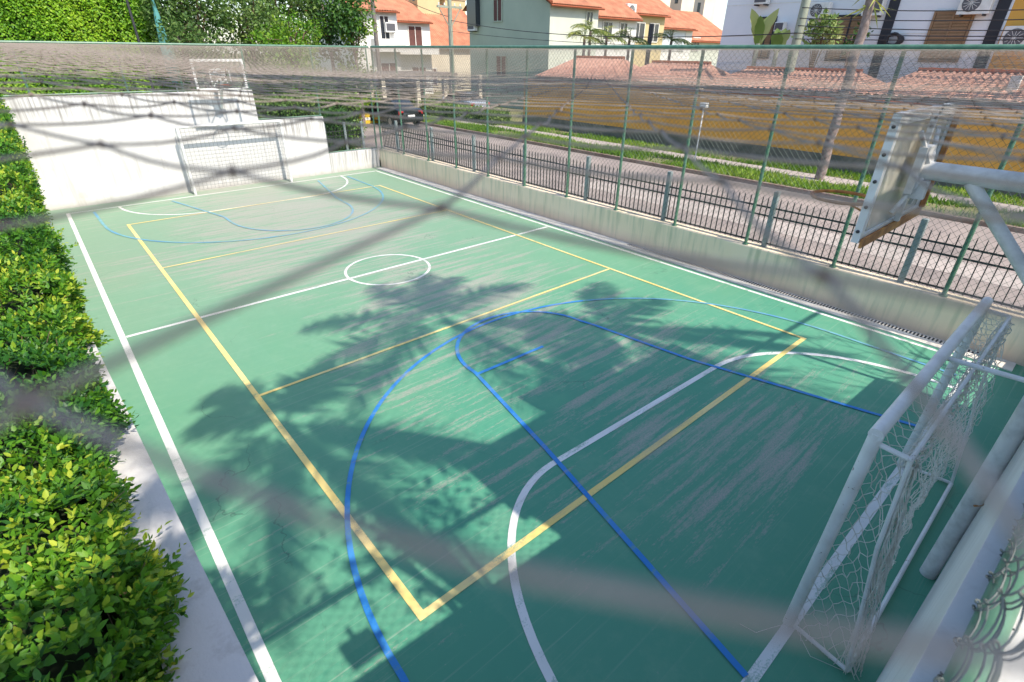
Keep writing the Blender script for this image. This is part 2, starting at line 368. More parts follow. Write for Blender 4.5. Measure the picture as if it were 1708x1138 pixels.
def fast_mesh(name, V, F):
    me = bpy.data.meshes.new(name); k = F.shape[1]
    me.vertices.add(len(V)); me.vertices.foreach_set('co', np.ascontiguousarray(V, dtype=np.float32).ravel())
    me.loops.add(F.size); me.loops.foreach_set('vertex_index', np.ascontiguousarray(F, dtype=np.int32).ravel())
    me.polygons.add(len(F)); me.polygons.foreach_set('loop_start', np.arange(0, F.size, k, dtype=np.int32))
    try: me.polygons.foreach_set('loop_total', np.full(len(F), k, dtype=np.int32))
    except Exception: pass
    me.update(calc_edges=True); me.validate(); return me
def norm(a): return a/np.maximum(np.linalg.norm(a, axis=-1, keepdims=True), 1e-9)
LEAF_V = np.array([(0, 0, 0), (-0.25, 0.32, 0.05), (0.25, 0.32, 0.05), (0, 0.5, -0.02), (-0.2, 0.68, 0.03), (0.2, 0.68, 0.03), (0, 1.0, -0.07)])
LEAF_F = np.array([(0, 3, 1), (0, 2, 3), (1, 3, 4), (3, 2, 5), (4, 3, 6), (3, 5, 6)])
LEAF_S = (np.array([(0, 0, 0), (-0.27, 0.45, 0.05), (0.27, 0.45, 0.05), (0, 1.0, -0.05)]), np.array([(0, 2, 3), (0, 3, 1)]))
def leaves(name, pos, axis, nrm, size, tone, mat, parent=None, tmpl=None):
    """leaf blades at pos, growing along axis, facing nrm"""
    LV, LF = tmpl if tmpl is not None else (LEAF_V, LEAF_F)
    Y = norm(axis); X = norm(np.cross(Y, nrm)); Z = np.cross(X, Y); s = np.asarray(size)[:, None, None]
    V = pos[:, None, :] + s*(LV[None, :, 0:1]*X[:, None, :]+LV[None, :, 1:2]*Y[:, None, :]+LV[None, :, 2:3]*Z[:, None, :])
    m = len(pos); k = len(LV); F = (LF[None]+np.arange(m)[:, None, None]*k).reshape(-1, 3)
    me = fast_mesh(name, V.reshape(-1, 3), F)
    a = me.attributes.new('tone', 'FLOAT', 'POINT'); a.data.foreach_set('value', np.repeat(np.clip(tone, 0, 1), k).astype(np.float32))
    return obj(name, me, mat, parent, False)
def crown(name, clumps, per, size, mat, parent, rng, squash=0.8, tonebase=0.4, tmpl=LEAF_S):
    """foliage of many small leaves in uneven clumps: clumps = [(centre, radius)]"""
    ps, ax, nr, sz, tn = [], [], [], [], []
    for c, r in clumps:
        n = int(per*r*r); d = norm(rng.normal(size=(n, 3))); q = r*rng.uniform(0.55, 1.05, (n, 1))
        p = np.array(c)+d*q*np.array([1, 1, squash]); ps.append(p)
        a = d*0.6+rng.normal(size=(n, 3))*0.6+np.array([0, 0, -0.1]); ax.append(a); nr.append(d+rng.normal(size=(n, 3))*0.5+np.array([0, 0, 0.5]))
        sz.append(size*rng.uniform(0.6, 1.25, n)); tn.append(tonebase+rng.normal(0, 0.17)+rng.normal(0, 0.2, n))
    return leaves(name, np.concatenate(ps), np.concatenate(ax), np.concatenate(nr), np.concatenate(sz), np.concatenate(tn), mat, parent, tmpl)
# ================================================================== ground and court
GZ = 0.22                                   # street level above the sunken court
HX, HY = 4.68, 9.22                         # white outline half width / half length
m = MB(); m.quad((-700, -700, -0.30), (700, -700, -0.30), (700, 700, -0.30), (-700, 700, -0.30))
struct(m.build('ground', 'soil'))
# terrain outside the court on each side (one sheet with a hole for the sunken court)
m = MB()
for x0, x1, y0, y1 in ((5.55, 500, -300, 500), (-400, 5.55, 10.15, 500), (-400, -5.3, -300, 10.15), (-5.3, 5.55, -300, -10.2)):
    m.quad((x0, y0, GZ-0.02), (x1, y0, GZ-0.02), (x1, y1, GZ-0.02), (x0, y1, GZ-0.02))
struct(m.build('terrain', 'soil'))
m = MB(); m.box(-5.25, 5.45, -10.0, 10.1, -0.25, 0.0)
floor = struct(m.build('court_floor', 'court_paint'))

def strip(mb, pts, w, z, closed=False):
    pts = [Vector((p[0], p[1], 0)) for p in pts]; n = len(pts); L = []
    for i, p in enumerate(pts):
        a = pts[(i-1) % n] if (closed or i) else p; b = pts[(i+1) % n] if (closed or i < n-1) else p
        t = (b-a).normalized(); q = Vector((-t.y, t.x, 0))*(w/2); L.append((p+q, p-q))
    for i in range(n if closed else n-1):
        (a, b), (c, d) = L[i], L[(i+1) % n]
        mb.quad((b.x, b.y, z), (d.x, d.y, z), (c.x, c.y, z), (a.x, a.y, z))
def arc(cx, cy, r, a0, a1, n=40, ry=None):
    return [(cx+r*math.cos(rad(a0+(a1-a0)*i/n)), cy+(ry or r)*math.sin(rad(a0+(a1-a0)*i/n))) for i in range(n+1)]
def marking(name, pts, w, z, mat, closed=False):
    mb = MB(); strip(mb, pts, w, z, closed); return mb.build(name, mat, floor)
Wm, Ym, Bm, Fm = 'white_line_paint', 'yellow_line_paint', 'blue_line_paint', 'faded_blue_paint'
z1, z2, z3, z4 = 0.002, 0.0035, 0.005, 0.0065
marking('white_sideline', [(-HX, -HY), (-HX, HY)], 0.085, z1, Wm)
marking('white_sideline', [(HX+0.12, -HY), (HX+0.02, HY)], 0.07, z1, Wm)
marking('white_baseline', [(-HX-0.04, HY+0.02), (HX+0.05, HY+0.06)], 0.07, z2, Wm)
marking('white_baseline', [(-HX-0.04, -8.98), (HX+0.16, -9.0)], 0.085, z2, Wm)
marking('white_halfway_line', [(-HX+0.05, 0), (HX, 0)], 0.075, z2, Wm)
marking('white_centre_circle', arc(0.0, -0.02, 0.86, 0, 360, 64)[:-1], 0.055, z3, Wm, True)
near_arc = arc(-1.55, -8.95, 1.72, 180, 90, 22, 2.52) + arc(1.65, -8.95, 2.1, 90, 0, 22, 2.42)
marking('white_goal_area_line', near_arc, 0.075, z3, Wm)
far_arc = arc(-1.5, 9.25, 2.0, 180, 270, 22, 2.2) + arc(1.1, 9.25, 2.15, 270, 360, 22, 2.3)
marking('white_goal_area_line', far_arc, 0.06, z3, Wm)
marking('yellow_court_outline', [(-3.6, -7.0), (3.6, -7.0)], 0.07, z4, Ym)
marking('yellow_court_outline', [(-3.6, 7.0), (3.6, 7.0)], 0.055, z4, Ym)
marking('yellow_court_outline', [(-3.6, -7.035), (-3.6, 7.03)], 0.07, z4+0.0015, Ym)
marking('yellow_court_outline', [(3.6, -7.035), (3.6, 7.03)], 0.055, z4+0.0015, Ym)
marking('yellow_attack_line', [(-3.57, -3.0), (3.57, -3.0)], 0.05, z4, Ym)
marking('yellow_attack_line', [(-3.57, 3.0), (3.57, 3.0)], 0.05, z4, Ym)
zb = 0.0095
big = [(-3.98, -8.95), (-3.98, -7.6)] + arc(0.1, -7.3, 4.06, 180, 0, 60, 4.0) + [(4.16, -8.9)]
marking('blue_three_point_line', big[:42], 0.052, zb, Bm); marking('blue_three_point_line', big[41:], 0.055, zb, Fm)
key = [(-2.05, -8.95), (-1.42, -6.2), (-1.06, -4.4)] + arc(0.12, -4.3, 1.18, 178, 2, 30, 1.12) + [(1.36, -4.5), (1.62, -6.2), (2.36, -8.9)]
marking('blue_key_line', key, 0.056, zb+0.0015, Bm)
marking('blue_free_throw_line', [(-1.08, -4.45), (0.2, -4.48)], 0.055, zb+0.003, Bm)
fbig = [(-4.12, 9.0), (-4.08, 7.4)] + arc(-0.35, 7.3, 3.72, 180, 360, 44, 3.75) + [(3.4, 9.0)]
marking('blue_three_point_line', fbig, 0.06, zb, Fm)
fkey = [(-2.2, 9.0), (-1.5, 6.2)] + arc(0.1, 5.6, 1.6, 180, 360, 24, 1.9) + [(1.75, 6.3), (2.3, 9.0)]
marking('blue_key_line', fkey, 0.06, zb+0.0015, Fm)

# drain channel along the right wall
t = thing('drain_channel', (5.1, 0, 0), 'pale concrete drain channel with slotted grate along the right wall', 'drain')
m = MB(); m.box(4.90, 5.235, -9.4, 9.7, 0.0, 0.018); m.build('channel_edge', 'grate_concrete', t)
slot = MB(); slot.box(-0.055, 0.055, -0.012, 0.012, 0.0, 0.006); sm = slot.mesh('grate_slot'); sm.materials.append(MATS['dark_joint'])
yy = -9.0
for k in range(130):
    share('grate_slot', sm, Matrix.Translation((5.145, yy, 0.0175)), t); yy += 0.052

# ================================================================== walls round the court
def polywall(path, thick, z0, z1, mb, side=1):
    """wall standing on a plan polyline; path is the visible face, thickness goes to the given side"""
    pts = [Vector((p[0], p[1], 0)) for p in path]; n = len(pts); back = []
    for i in range(n):
        a = pts[max(i-1, 0)]; b = pts[min(i+1, n-1)]; t = (b-a).normalized(); back.append(pts[i]+Vector((-t.y, t.x, 0))*thick*side)
    vs = []
    for p, q in zip(pts, back): vs += [(p.x, p.y, z0), (p.x, p.y, z1), (q.x, q.y, z1), (q.x, q.y, z0)]
    fs = [(0, 1, 2, 3), tuple(4*(n-1)+k for k in (3, 2, 1, 0))]
    for i in range(n-1):
        for k in range(4): fs.append((4*i+k, 4*(i+1)+k, 4*(i+1)+(k+1) % 4, 4*i+(k+1) % 4))
    mb.add(vs, fs)
FY = 9.92
t = thing('far_wall', (0, FY, 0), 'white plastered wall in three stepped heights behind the far goal', 'wall')
for nm, x0, x1, h in (('high_section', -6.6, 1.03, 2.86), ('middle_section', 1.03, 3.22, 1.94), ('low_section', 3.22, 5.22, 0.68)):
    m = MB(); m.bbox(x0+(0.001 if nm != 'high_section' else 0), x1, FY, FY+0.2, -0.1, h, 0.012); m.build(nm, 'white_plaster_%d' % int(h*100), t)
t = thing('right_wall', (5.24, 0, 0), 'low stained concrete wall under the iron railing along the street', 'wall')
m = MB(); m.bbox(5.24, 5.56, -10.1, 9.915, -0.1, 0.69, 0.02); m.build('retaining_wall', 'stained_concrete', t)
t = thing('left_wall', (-5, 0, 0), 'white court-side wall below the clipped leafy hedge', 'wall')
m = MB(); LW = [(-5.10, 9.915), (-5.05, 4), (-5.02, 0), (-4.95, -3), (-4.87, -5), (-4.80, -6.8), (-4.73, -8.4), (-4.70, -9.42)]
polywall(LW, 0.3, -0.1, 1.50, m, -1); m.build('wall_face', 'white_plaster', t)
def ny(x): return -9.645-0.041*x
t = thing('near_wall', (0, -9.8, 0), 'white plastered wall end close beside the near goal and hoop post', 'wall')
for nm, x0, x1, h in (('high_section', -5.6, 2.32, 2.86), ('middle_section', 2.321, 3.43, 1.94), ('low_section', 3.431, 5.23, 0.7)):
    m = MB(); polywall([(x0, ny(x0)), (x1, ny(x1))], 0.26, -0.1, h, m, -1); m.build(nm, 'white_plaster', t)
# stair tower behind the near wall (throws the straight-edged shadow over the near goal area)
t = thing('stair_tower', (0.3, -11, 0), 'white stair tower behind the near goal, its shadow covers the court', 'building')
m = MB(); m.bbox(-1.72, 2.28, -11.0, -10.12, -0.1, 5.1, 0.03); m.build('tower_wall', 'white_plaster', t)
m = MB(); m.box(-1.80, 2.36, -11.08, -10.04, 5.102, 5.2); m.build('roof_slab', 'grate_concrete', t)
m = MB(); m.box(-0.3, 0.7, -10.118, -10.10, 3.2, 4.2); w_ = m.build('window', 'dark_glass', t)

# ================================================================== chain-link fences
def chainlink(name, p0, p1, z0, z1, w, h, r, mat, parent, bow=0.004):
    p0 = np.array([*p0, 0.0]); p1 = np.array([*p1, 0.0]); L = np.linalg.norm(p1-p0); d = (p1-p0)/L; nrm = np.array([-d[1], d[0], 0])
    ni = int(L/w); nk = int((z1-z0)/h); i, k = np.meshgrid(np.arange(ni), np.arange(nk), indexing='ij')
    a = (i+(k+i) % 2)*w; b = (i+(k+1+i) % 2)*w; sa = ((k+i) % 2)*2-1; sb = -sa
    jit = RNG.normal(0, w*0.05, (ni+2, nk+2))
    ja = jit[(i+(k+i) % 2), k]; jb = jit[(i+(k+1+i) % 2), k+1]
    A = p0+d*(a+ja)[..., None]+nrm*(sa*bow)[..., None]+np.stack([0*a, 0*a, z0+k*h], -1)
    B = p0+d*(b+jb)[..., None]+nrm*(sb*bow)[..., None]+np.stack([0*a, 0*a, z0+(k+1)*h], -1)
    return stuff(wires(name, A.reshape(-1, 3), B.reshape(-1, 3), r, mat, parent))
RT = 4.10                                   # top rail height
FXR = 5.31
t = thing('street_fence', (FXR, 0, 0.69), 'tall green chain-link fence above the low wall on the street side', 'fence')
for k in range(13):
    y = 9.80-1.64*k
    m = MB(); m.tube([(FXR, y, 0.66), (FXR, y, RT)], 0.032, 10); m.tube([(FXR, y, 0.69), (FXR, y, 0.705)], 0.06, 10); m.build('fence_post', 'green_fence_steel', t, True)
m = MB(); m.tube([(FXR, 9.8, RT), (FXR, -10.1, RT)], 0.04, 12); m.build('top_rail', 'green_fence_steel', t, True)
chainlink('wire_mesh', (FXR-0.035, 9.8), (FXR-0.035, -10.0), 0.74, RT, 0.052, 0.055, 0.0023, 'green_wire', t)
FFY = FY+0.1
t = thing('far_end_fence', (0, FFY, 2.86), 'green chain-link fence standing on the stepped white far wall', 'fence')
for x, zb_ in ((-6.4, 2.84), (-4.45, 2.84), (-2.3, 2.84), (-0.9, 2.84), (0.98, 2.84), (3.17, 1.92), (5.2, 0.66)):
    m = MB(); m.tube([(x, FFY, zb_), (x, FFY, RT)], 0.028, 8); m.build('fence_post', 'green_fence_steel', t, True)
m = MB(); m.tube([(-6.6, FFY, RT), (5.31, FFY, RT)], 0.03, 8); m.build('top_rail', 'green_fence_steel', t, True)
for x0, x1, zz in ((-6.6, 1.0, 2.9), (1.05, 3.2, 1.98), (3.24, 5.2, 0.72)):
    m = MB(); m.tube([(x0, FFY-0.03, zz), (x1, FFY-0.03, zz)], 0.018, 6); m.build('bottom_rail', 'green_fence_steel', t, True)
    chainlink('wire_mesh', (x0, FFY-0.03), (x1, FFY-0.03), zz, RT, 0.05, 0.055, 0.0022, 'green_wire', t)
t = thing('near_end_fence', (0, -9.8, 2.9), 'green chain-link fence wrapped round a pipe on the near wall', 'fence')
def fy(x): return ny(x)-0.07
RN = 3.93
m = MB(); m.tube([(-5.5, fy(-5.5), 2.895), (2.3, fy(2.3), 2.895)], 0.032, 12); m.build('bottom_rail', 'green_fence_steel', t, True)
m = MB(); m.tube([(-5.5, fy(-5.5)-0.1, RN), (5.3, fy(5.3)-0.1, RN)], 0.036, 10); m.build('top_rail', 'green_fence_steel', t, True)
for x, zz in ((-3.05, 2.84), (-0.2, 2.84), (2.28, 2.84), (3.4, 1.9), (5.25, 0.68)):
    m = MB(); m.tube([(x, fy(x)-0.1, zz), (x, fy(x)-0.1, RN)], 0.034, 10); m.build('fence_post', 'green_fence_steel', t, True)
# near mesh: real coiled wires, each its own piece where it is close to the lens
cw = 0.062
for i in range(46):
    x0 = -4.62+i*cw; pts = []
    n = 17; hz = 0.066
    for k in range(n*6+1):
        q = k/6.0; ph = math.pi*(q+i); x = x0+cw*0.5+cw*0.56*math.cos(ph); yb = fy(x)+0.03
        pts.append((x, yb+0.010*math.sin(ph)+0.012*math.sin(i*1.7)*min(1, q/3), 2.862+q*hz*0.94))
    # the end hooks round the bottom rail
    x, y, z = pts[0]; hook = [(x+0.01*math.sin(i), fy(x)+0.045*math.cos(a), 2.895-0.045*math.sin(a)) for a in (2.6, 2.0, 1.3, 0.7)]
    m = MB(); m.tube(hook+pts, 0.0019, 5); m.build('mesh_wire', 'grey_wire', t, True)
chainlink('wire_mesh', (-1.75, fy(-1.75)), (2.3, fy(2.3)), 2.9, RN, 0.05, 0.055, 0.0022, 'green_wire', t)
fl = thing('floodlight', (-3.7, -9.95, 3.9), 'small floodlight on the near fence rail, its box shadow on the court', 'floodlight')
m = MB(); m.bbox(-3.84, -3.58, -10.1, -9.98, 3.66, 3.84, 0.01); m.build('lamp_housing', 'dark_steel', fl)
m = MB(); m.box(-3.73, -3.69, -10.0, -9.96, 3.84, 3.92); m.box(-3.60, -3.52, -10.05, -10.02, 3.72, 3.78); m.build('bracket', 'dark_steel', fl)

# ================================================================== iron railing on the street wall
def railing(name, p0, p1, zb, label, posts, pitch=0.118, ztop=1.64, zpost=1.76, rails=(0.76, 1.28, 1.44)):
    p0 = Vector((*p0, 0)); p1 = Vector((*p1, 0)); L = (p1-p0).length; d = (p1-p0)/L; ang = math.atan2(d.y, d.x)
    t = thing(name, (p0.x, p0.y, zb), label, 'railing')
    R_ = Matrix.Rotation(ang, 4, 'Z')
    for zr in rails:
        m = MB(); m.box(0, L, -0.012, 0.012, zr-0.014, zr+0.014, Matrix.Translation(p0) @ R_); m.build('rail', 'black_iron', t)
    pk = MB(); hgt = ztop-(rails[0]-0.03)
    pk.add([(-.007,-.0125,0),(.007,-.0125,0),(.007,.0125,0),(-.007,.0125,0),(-.007,-.0125,hgt-.05),(.007,-.0125,hgt-.05),(.007,.0125,hgt-.05),(-.007,.0125,hgt-.05),(0,0,hgt)],
           [(0,3,2,1),(0,1,5,4),(1,2,6,5),(2,3,7,6),(3,0,4,7),(4,5,8),(5,6,8),(6,7,8),(7,4,8)])
    pm = pk.mesh('picket'); pm.materials.append(MATS['black_iron'])
    pb = MB(); pb.bbox(-0.045, 0.045, -0.045, 0.045, 0, zpost-zb, 0.008); bm = pb.mesh('post'); bm.materials.append(MATS['grey_green_post'])
    pp = [q for q in posts]
    for q in pp: share('post', bm, Matrix.Translation(p0+d*q+Vector((0, 0, zb))) @ R_, t)
    k = pitch/2
    while k < L:
        if all(abs(k-q) > 0.07 for q in pp):
            share('picket', pm, Matrix.Translation(p0+d*k+Vector((0, 0, rails[0]-0.03))) @ R_ @ Matrix.Rotation(random.gauss(0, 0.006), 4, 'Y'), t)
        k += pitch
    return t
railing('street_railing', (5.45, 9.9), (5.45, -9.9), 0.68, 'black iron picket railing with grey posts along the street wall', [1.1+2.345*k for k in range(8)])
railing('side_railing', (5.30, 11.2), (3.0, 11.35), 0.25, 'short black iron railing turning away behind the far low wall', [0.05, 0.75, 1.55], 0.118, 1.42, 1.55, (0.34, 1.08, 1.24))

# ================================================================== goals
def square_net(pt, nu, nv, r, name, parent, mat='goal_cord', sag=None):
    """cord net over a parametric patch pt(u,v)"""
    gp = np.array([[pt(i/nu, j/nv) for j in range(nv+1)] for i in range(nu+1)], float)
    A = np.concatenate([gp[:-1].reshape(-1, 3), gp[:, :-1].reshape(-1, 3)]); B = np.concatenate([gp[1:].reshape(-1, 3), gp[:, 1:].reshape(-1, 3)])
    return stuff(wires(name, A, B, r, mat, parent, 4))
def diamond_net(pt, nu, nv, r, name, parent, mat='goal_cord'):
    """knotted diamond mesh over a parametric patch"""
    gp = np.array([[pt(i/nu, j/nv) for j in range(nv+1)] for i in range(nu+1)], float); A, B = [], []
    for i in range(nu):
        for j in range(nv):
            if (i+j) % 2 == 0: a, b = gp[i, j], gp[i+1, j+1]
            else: a, b = gp[i+1, j], gp[i, j+1]
            mid = (a+b)/2+RNG.normal(0, 0.008, 3); A += [a, mid]; B += [mid, b]
    return stuff(wires(name, A, B, r, mat, parent, 4))
def wob(i, j, a): return a*math.sin(i*12.9898+j*78.233)
# near goal
GY, GW = -9.0, 1.46
t = thing('near_goal', (0, GY, 0), 'white tubular goal with a torn sagging net, closest to the camera', 'goal')
for s in (-1, 1):
    m = MB(); m.tube([(s*(GW-0.06), GY+0.03, 0.0), (s*GW, GY, 2.0)], 0.041, 14); m.build('goal_post', 'chipped_white_paint', t, True)
m = MB(); m.tube([(-GW-0.035, GY, 2.0), (GW+0.035, GY, 2.0)], 0.042, 14); m.build('crossbar', 'white_tube_paint', t, True)
RYG = -9.20; RBG = -9.42
for s in (-1, 1):
    m = MB(); m.tube([(s*GW, GY, 1.93), (s*GW, RYG, 1.92)], 0.017, 8); m.build('top_stay', 'chipped_white_paint', t, True)
    m = MB(); m.tube([(s*(GW-0.06), GY+0.03, 0.03), (s*GW, RBG, 0.03)], 0.017, 8); m.build('ground_stay', 'chipped_white_paint', t, True)
    m = MB(); m.tube([(s*GW, RYG, 1.92), (s*GW, RYG-0.05, 1.2), (s*GW, RBG, 0.03)], 0.014, 8); m.build('rear_post', 'chipped_white_paint', t, True)
m = MB(); m.tube([(-GW, RBG, 0.03), (GW, RBG, 0.03)], 0.018, 8); m.build('ground_bar', 'chipped_white_paint', t, True)
m = MB(); m.tube([(-GW, RYG, 1.92), (GW, RYG, 1.92)], 0.014, 8); m.build('rear_bar', 'chipped_white_paint', t, True)
m = MB(); m.tube([(0.0, GY, 1.97), (0.0, -9.55, 2.0)], 0.020, 8); m.build('centre_stay', 'chipped_white_paint', t, True)
def side_net(s):
    def f(u, v):            # u: front->rear, v: bottom->top
        yr = RBG+(RYG-RBG)*v**0.8; y = GY+(yr-GY)*u; b = 0.16*math.sin(math.pi*u)*math.sin(math.pi*v)**0.7
        return (s*(GW-b)+wob(u*9, v*7, 0.014), y+wob(v*11, u*5, 0.014), 0.05+1.86*v-0.10*math.sin(math.pi*u)*(1-v)+wob(u*5, v*17, 0.02))
    return f
for s in (-1, 1): diamond_net(side_net(s), 8, 26, 0.0027, 'side_net', t)
def rear_net(u, v):
    x = -GW+2*GW*u; lift = 0.55+0.25*math.sin(u*7)+0.1*math.sin(u*23)
    z = 1.90-(1.90-0.12-lift*0.55*math.sin(math.pi*u)**0.4)*(1-v); y = RYG+(RBG-RYG)*(1-v)*0.75-0.06*math.sin(v*3)+0.10*math.sin(math.pi*u)*(1-v)
    return (x+wob(u*31, v*9, 0.02), y+wob(v*13, u*29, 0.02), z+wob(u*17, v*23, 0.02))
diamond_net(rear_net, 44, 22, 0.0025, 'rear_net', t)
def top_net(u, v): return (-GW+2*GW*u, GY-0.02+(RYG-GY)*v, 1.955-0.03*v-0.05*math.sin(math.pi*v)+wob(u*31, v*5, 0.012))
diamond_net(top_net, 44, 4, 0.0025, 'top_net', t)
# bunched cords wound round the rear bar and hanging at the near rear corner
A, B = [], []
for k in range(26):
    ph = k*1.3; prev = None
    for i in range(41):
        u = i/40; r_ = 0.035+0.018*math.sin(k*2.1+u*9); a = ph+u*22+0.6*math.sin(u*31+k)
        p = (-GW+2*GW*u*(0.98), RYG-0.01+r_*math.cos(a), 1.89+r_*math.sin(a)-0.02*abs(math.sin(u*11)))
        if prev: A.append(prev); B.append(p)
        prev = p
for k in range(30):
    prev = None; ph = k*2.4
    for i in range(25):
        u = i/24; w_ = 0.022+0.055*(u**1.4)*(0.5+0.5*math.sin(k*3.7)); a = ph+u*5+0.9*math.sin(u*13+k*1.9)
        p = (-GW+0.02+w_*math.cos(a), RYG-0.02+(RBG-RYG)*u+w_*math.sin(a), 1.88-1.84*u)
        if prev: A.append(prev); B.append(p)
        prev = p
stuff(wires('bunched_net', A, B, 0.0026, 'goal_cord', t, 4))
m = MB(); m.tube([(-GW-0.03, GY+0.02, 0.1), (-GW-0.10, GY+0.10, 0.02), (-GW-0.22, GY+0.16, 0.01), (-GW-0.25, GY+0.28, 0.01)], 0.0022, 4); m.build('loose_cord', 'goal_cord', t)
m = MB(); m.tube([(-GW-0.02, GY-0.02, 0.12), (-GW-0.10, GY-0.2, 0.03), (-GW+0.0, GY-0.42, 0.01), (-GW+0.12, RBG-0.03, 0.02)], 0.0022, 4); m.build('loose_cord', 'goal_cord', t)
# far goal
GY2, GW2 = 9.42, 1.50
t = thing('far_goal', (0, GY2, 0), 'white tubular goal with a fine net against the far white wall', 'goal')
for s in (-1, 1):
    m = MB(); m.tube([(s*GW2+0.04, GY2, 0.0), (s*GW2+0.04, GY2, 1.95)], 0.042, 12); m.build('goal_post', 'weathered_white_steel', t, True)
    m = MB(); m.tube([(s*GW2+0.04, GY2, 1.9), (s*GW2+0.04, GY2+0.3, 1.88), (s*GW2+0.04, GY2+0.44, 0.03), (s*GW2+0.04, GY2, 0.03)], 0.014, 6); m.build('side_frame', 'weathered_white_steel', t, True)
m = MB(); m.tube([(-GW2, GY2, 1.95), (GW2+0.08, GY2, 1.95)], 0.040, 12); m.build('crossbar', 'weathered_white_steel', t, True)
def fnet(u, v): return (-GW2+0.04+2*GW2*u, GY2+0.44-0.15*v-0.06*math.sin(math.pi*v)*math.sin(math.pi*u), 0.04+1.86*v+wob(u*19, v*7, 0.012))
square_net(fnet, 26, 16, 0.0032, 'rear_net', t, 'grey_wire')
def fnet2(s): return lambda u, v: (s*GW2+0.04, GY2+(0.44-0.15*v)*u, 0.04+1.88*v)
for s in (-1, 1): square_net(fnet2(s), 4, 16, 0.003, 'side_net', t, 'grey_wire')

# ================================================================== basketball hoops
def hoop(name, label, sgn, bx, by, zb0, zb1, ybase, post, lens):
    t = thing(name, (0, by, 0), label, 'basketball hoop')
    Y = lambda d: by-sgn*d                   # positive d = behind the board
    w = 0.70
    m = MB()
    for a, b, c, d in ((-w, w, zb1-0.07, zb1), (-w, w, zb0, zb0+0.05), (-w, -w+0.06, zb0+0.0505, zb1-0.0705), (w-0.06, w, zb0+0.0505, zb1-0.0705)):
        m.box(bx+a, bx+b, min(Y(0), Y(0.05)), max(Y(0), Y(0.05)), c, d)
    fr = m.build('board_frame', 'white_tube_paint', t)
    if lens:
        m = MB(); m.box(bx-w+0.01, bx+w-0.01, Y(0.052)-0.02, Y(0.052)-0.003, zb0-0.035, zb0+0.03); m.build('lower_angle_iron', 'rusty_frame', t)
        for xx in (0.66, 0.0):
            m = MB(); m.box(bx+xx-0.02, bx+xx+0.02, min(Y(0.055), Y(0.09)), max(Y(0.055), Y(0.09)), zb0+0.04, zb1-0.02)
            m.build('back_batten', 'rusty_frame' if xx > 0.5 else 'weathered_white_steel', t)
        bolt = MB(); bolt.lathe([(0.012, 0), (0.012, 0.008), (0.006, 0.012)], 8); bm = bolt.mesh('bolt'); bm.materials.append(MATS['dark_steel'])
        for q in range(5):
            share('bolt', bm, Matrix.Translation((bx-w-0.001, Y(0.025), zb0+0.08+q*(zb1-zb0-0.16)/4)) @ Matrix.Rotation(-math.pi/2, 4, 'Y'), t)
    m = MB(); m.box(bx-w+0.06, bx+w-0.06, Y(0.025)-0.005, Y(0.025)+0.005, zb0+0.05, zb1-0.07); m.build('clear_panel', 'clear_board' if lens else 'clear_acrylic', t)
    m = MB(); q0, q1 = zb0+0.20, zb0+0.55
    for a, b, c, d in ((-0.28, 0.28, q1-0.04, q1), (-0.28, -0.24, q0, q1), (0.24, 0.28, q0, q1)):
        m.box(bx+a, bx+b, Y(0.015)-0.003, Y(0.015)+0.003, c, d)
    m.build('target_square', 'white_tube_paint', t)
    zr = zb0+0.14; R_ = 0.225; cy = by+sgn*(R_+0.12)
    m = MB(); m.tube([(bx+R_*math.cos(2*math.pi*k/32), cy+R_*math.sin(2*math.pi*k/32), zr) for k in range(32)], 0.0135, 6, closed=True)
    rust = 'rusty_orange_steel' if lens else 'terracotta_dark'; rg = m.build('ring', rust, t, True)
    m = MB()
    for s in (-1, 1): m.tube([(bx+s*0.09, Y(0.0), zr-0.11), (bx+s*0.17, cy-sgn*0.12, zr-0.008)], 0.008, 6); m.tube([(bx+s*0.09, Y(0.0), zr), (bx+s*0.11, cy-sgn*0.19, zr)], 0.008, 6)
    if lens: m.box(bx-0.12, bx+0.12, min(Y(0), by+sgn*0.012), max(Y(0), by+sgn*0.012), zr-0.14, zr+0.03)
    m.build('ring_bracket', rust, t)
    # arm, mount and post
    za = 3.28 if lens else (zb0+zb1)/2
    m = MB(); m.tube([(0, Y(0.14), za), (0, ybase, za)], 0.062, 14); m.build('arm', 'weathered_white_steel', t, True)
    m = MB()
    for s in (-1, 1):
        m.tube([(s*0.02, Y(0.16), za+0.04), (bx+s*0.22, Y(0.07), za+0.26)], 0.016, 6); m.tube([(s*0.02, Y(0.16), za-0.04), (bx+s*0.22, Y(0.07), za-0.3)], 0.016, 6)
    m.box(-0.11, 0.11, min(Y(0.09), Y(0.14)), max(Y(0.09), Y(0.14)), za-0.16, za+0.16); m.box(-0.03, 0.03, min(Y(0.09), Y(0.2)), max(Y(0.09), Y(0.2)), za-0.2, za-0.07)
    m.build('board_mount', 'weathered_white_steel', t)
    m = MB(); m.tube([(0, ybase-sgn*0.0, za-0.95), (0, ybase+sgn*0.85, za-0.04)], 0.042, 12); m.build('brace', 'weathered_white_steel', t, True)
    if post:
        m = MB(); m.tube([(0, ybase, 0.0), (0, ybase, za+0.03)], 0.062, 16); m.build('hoop_post', 'weathered_white_steel', t, True)
        cl = MB(); cl.tube([(-0.07, ybase-0.02, 0.9), (0.0, ybase-0.07, 0.9), (0.07, ybase-0.02, 0.9)], 0.008, 5); cl.build('tie_wire', 'rusty_frame', t)
    return t
hoop('near_hoop', 'weathered basketball hoop with rusty ring, seen from behind its board', 1, 0.08, -8.30, 2.84, 3.68, -9.576, True, True)
hoop('far_hoop', 'white-framed basketball hoop above the far goal', -1, -0.06, 8.95, 2.94, 3.74, 9.90, False, False)
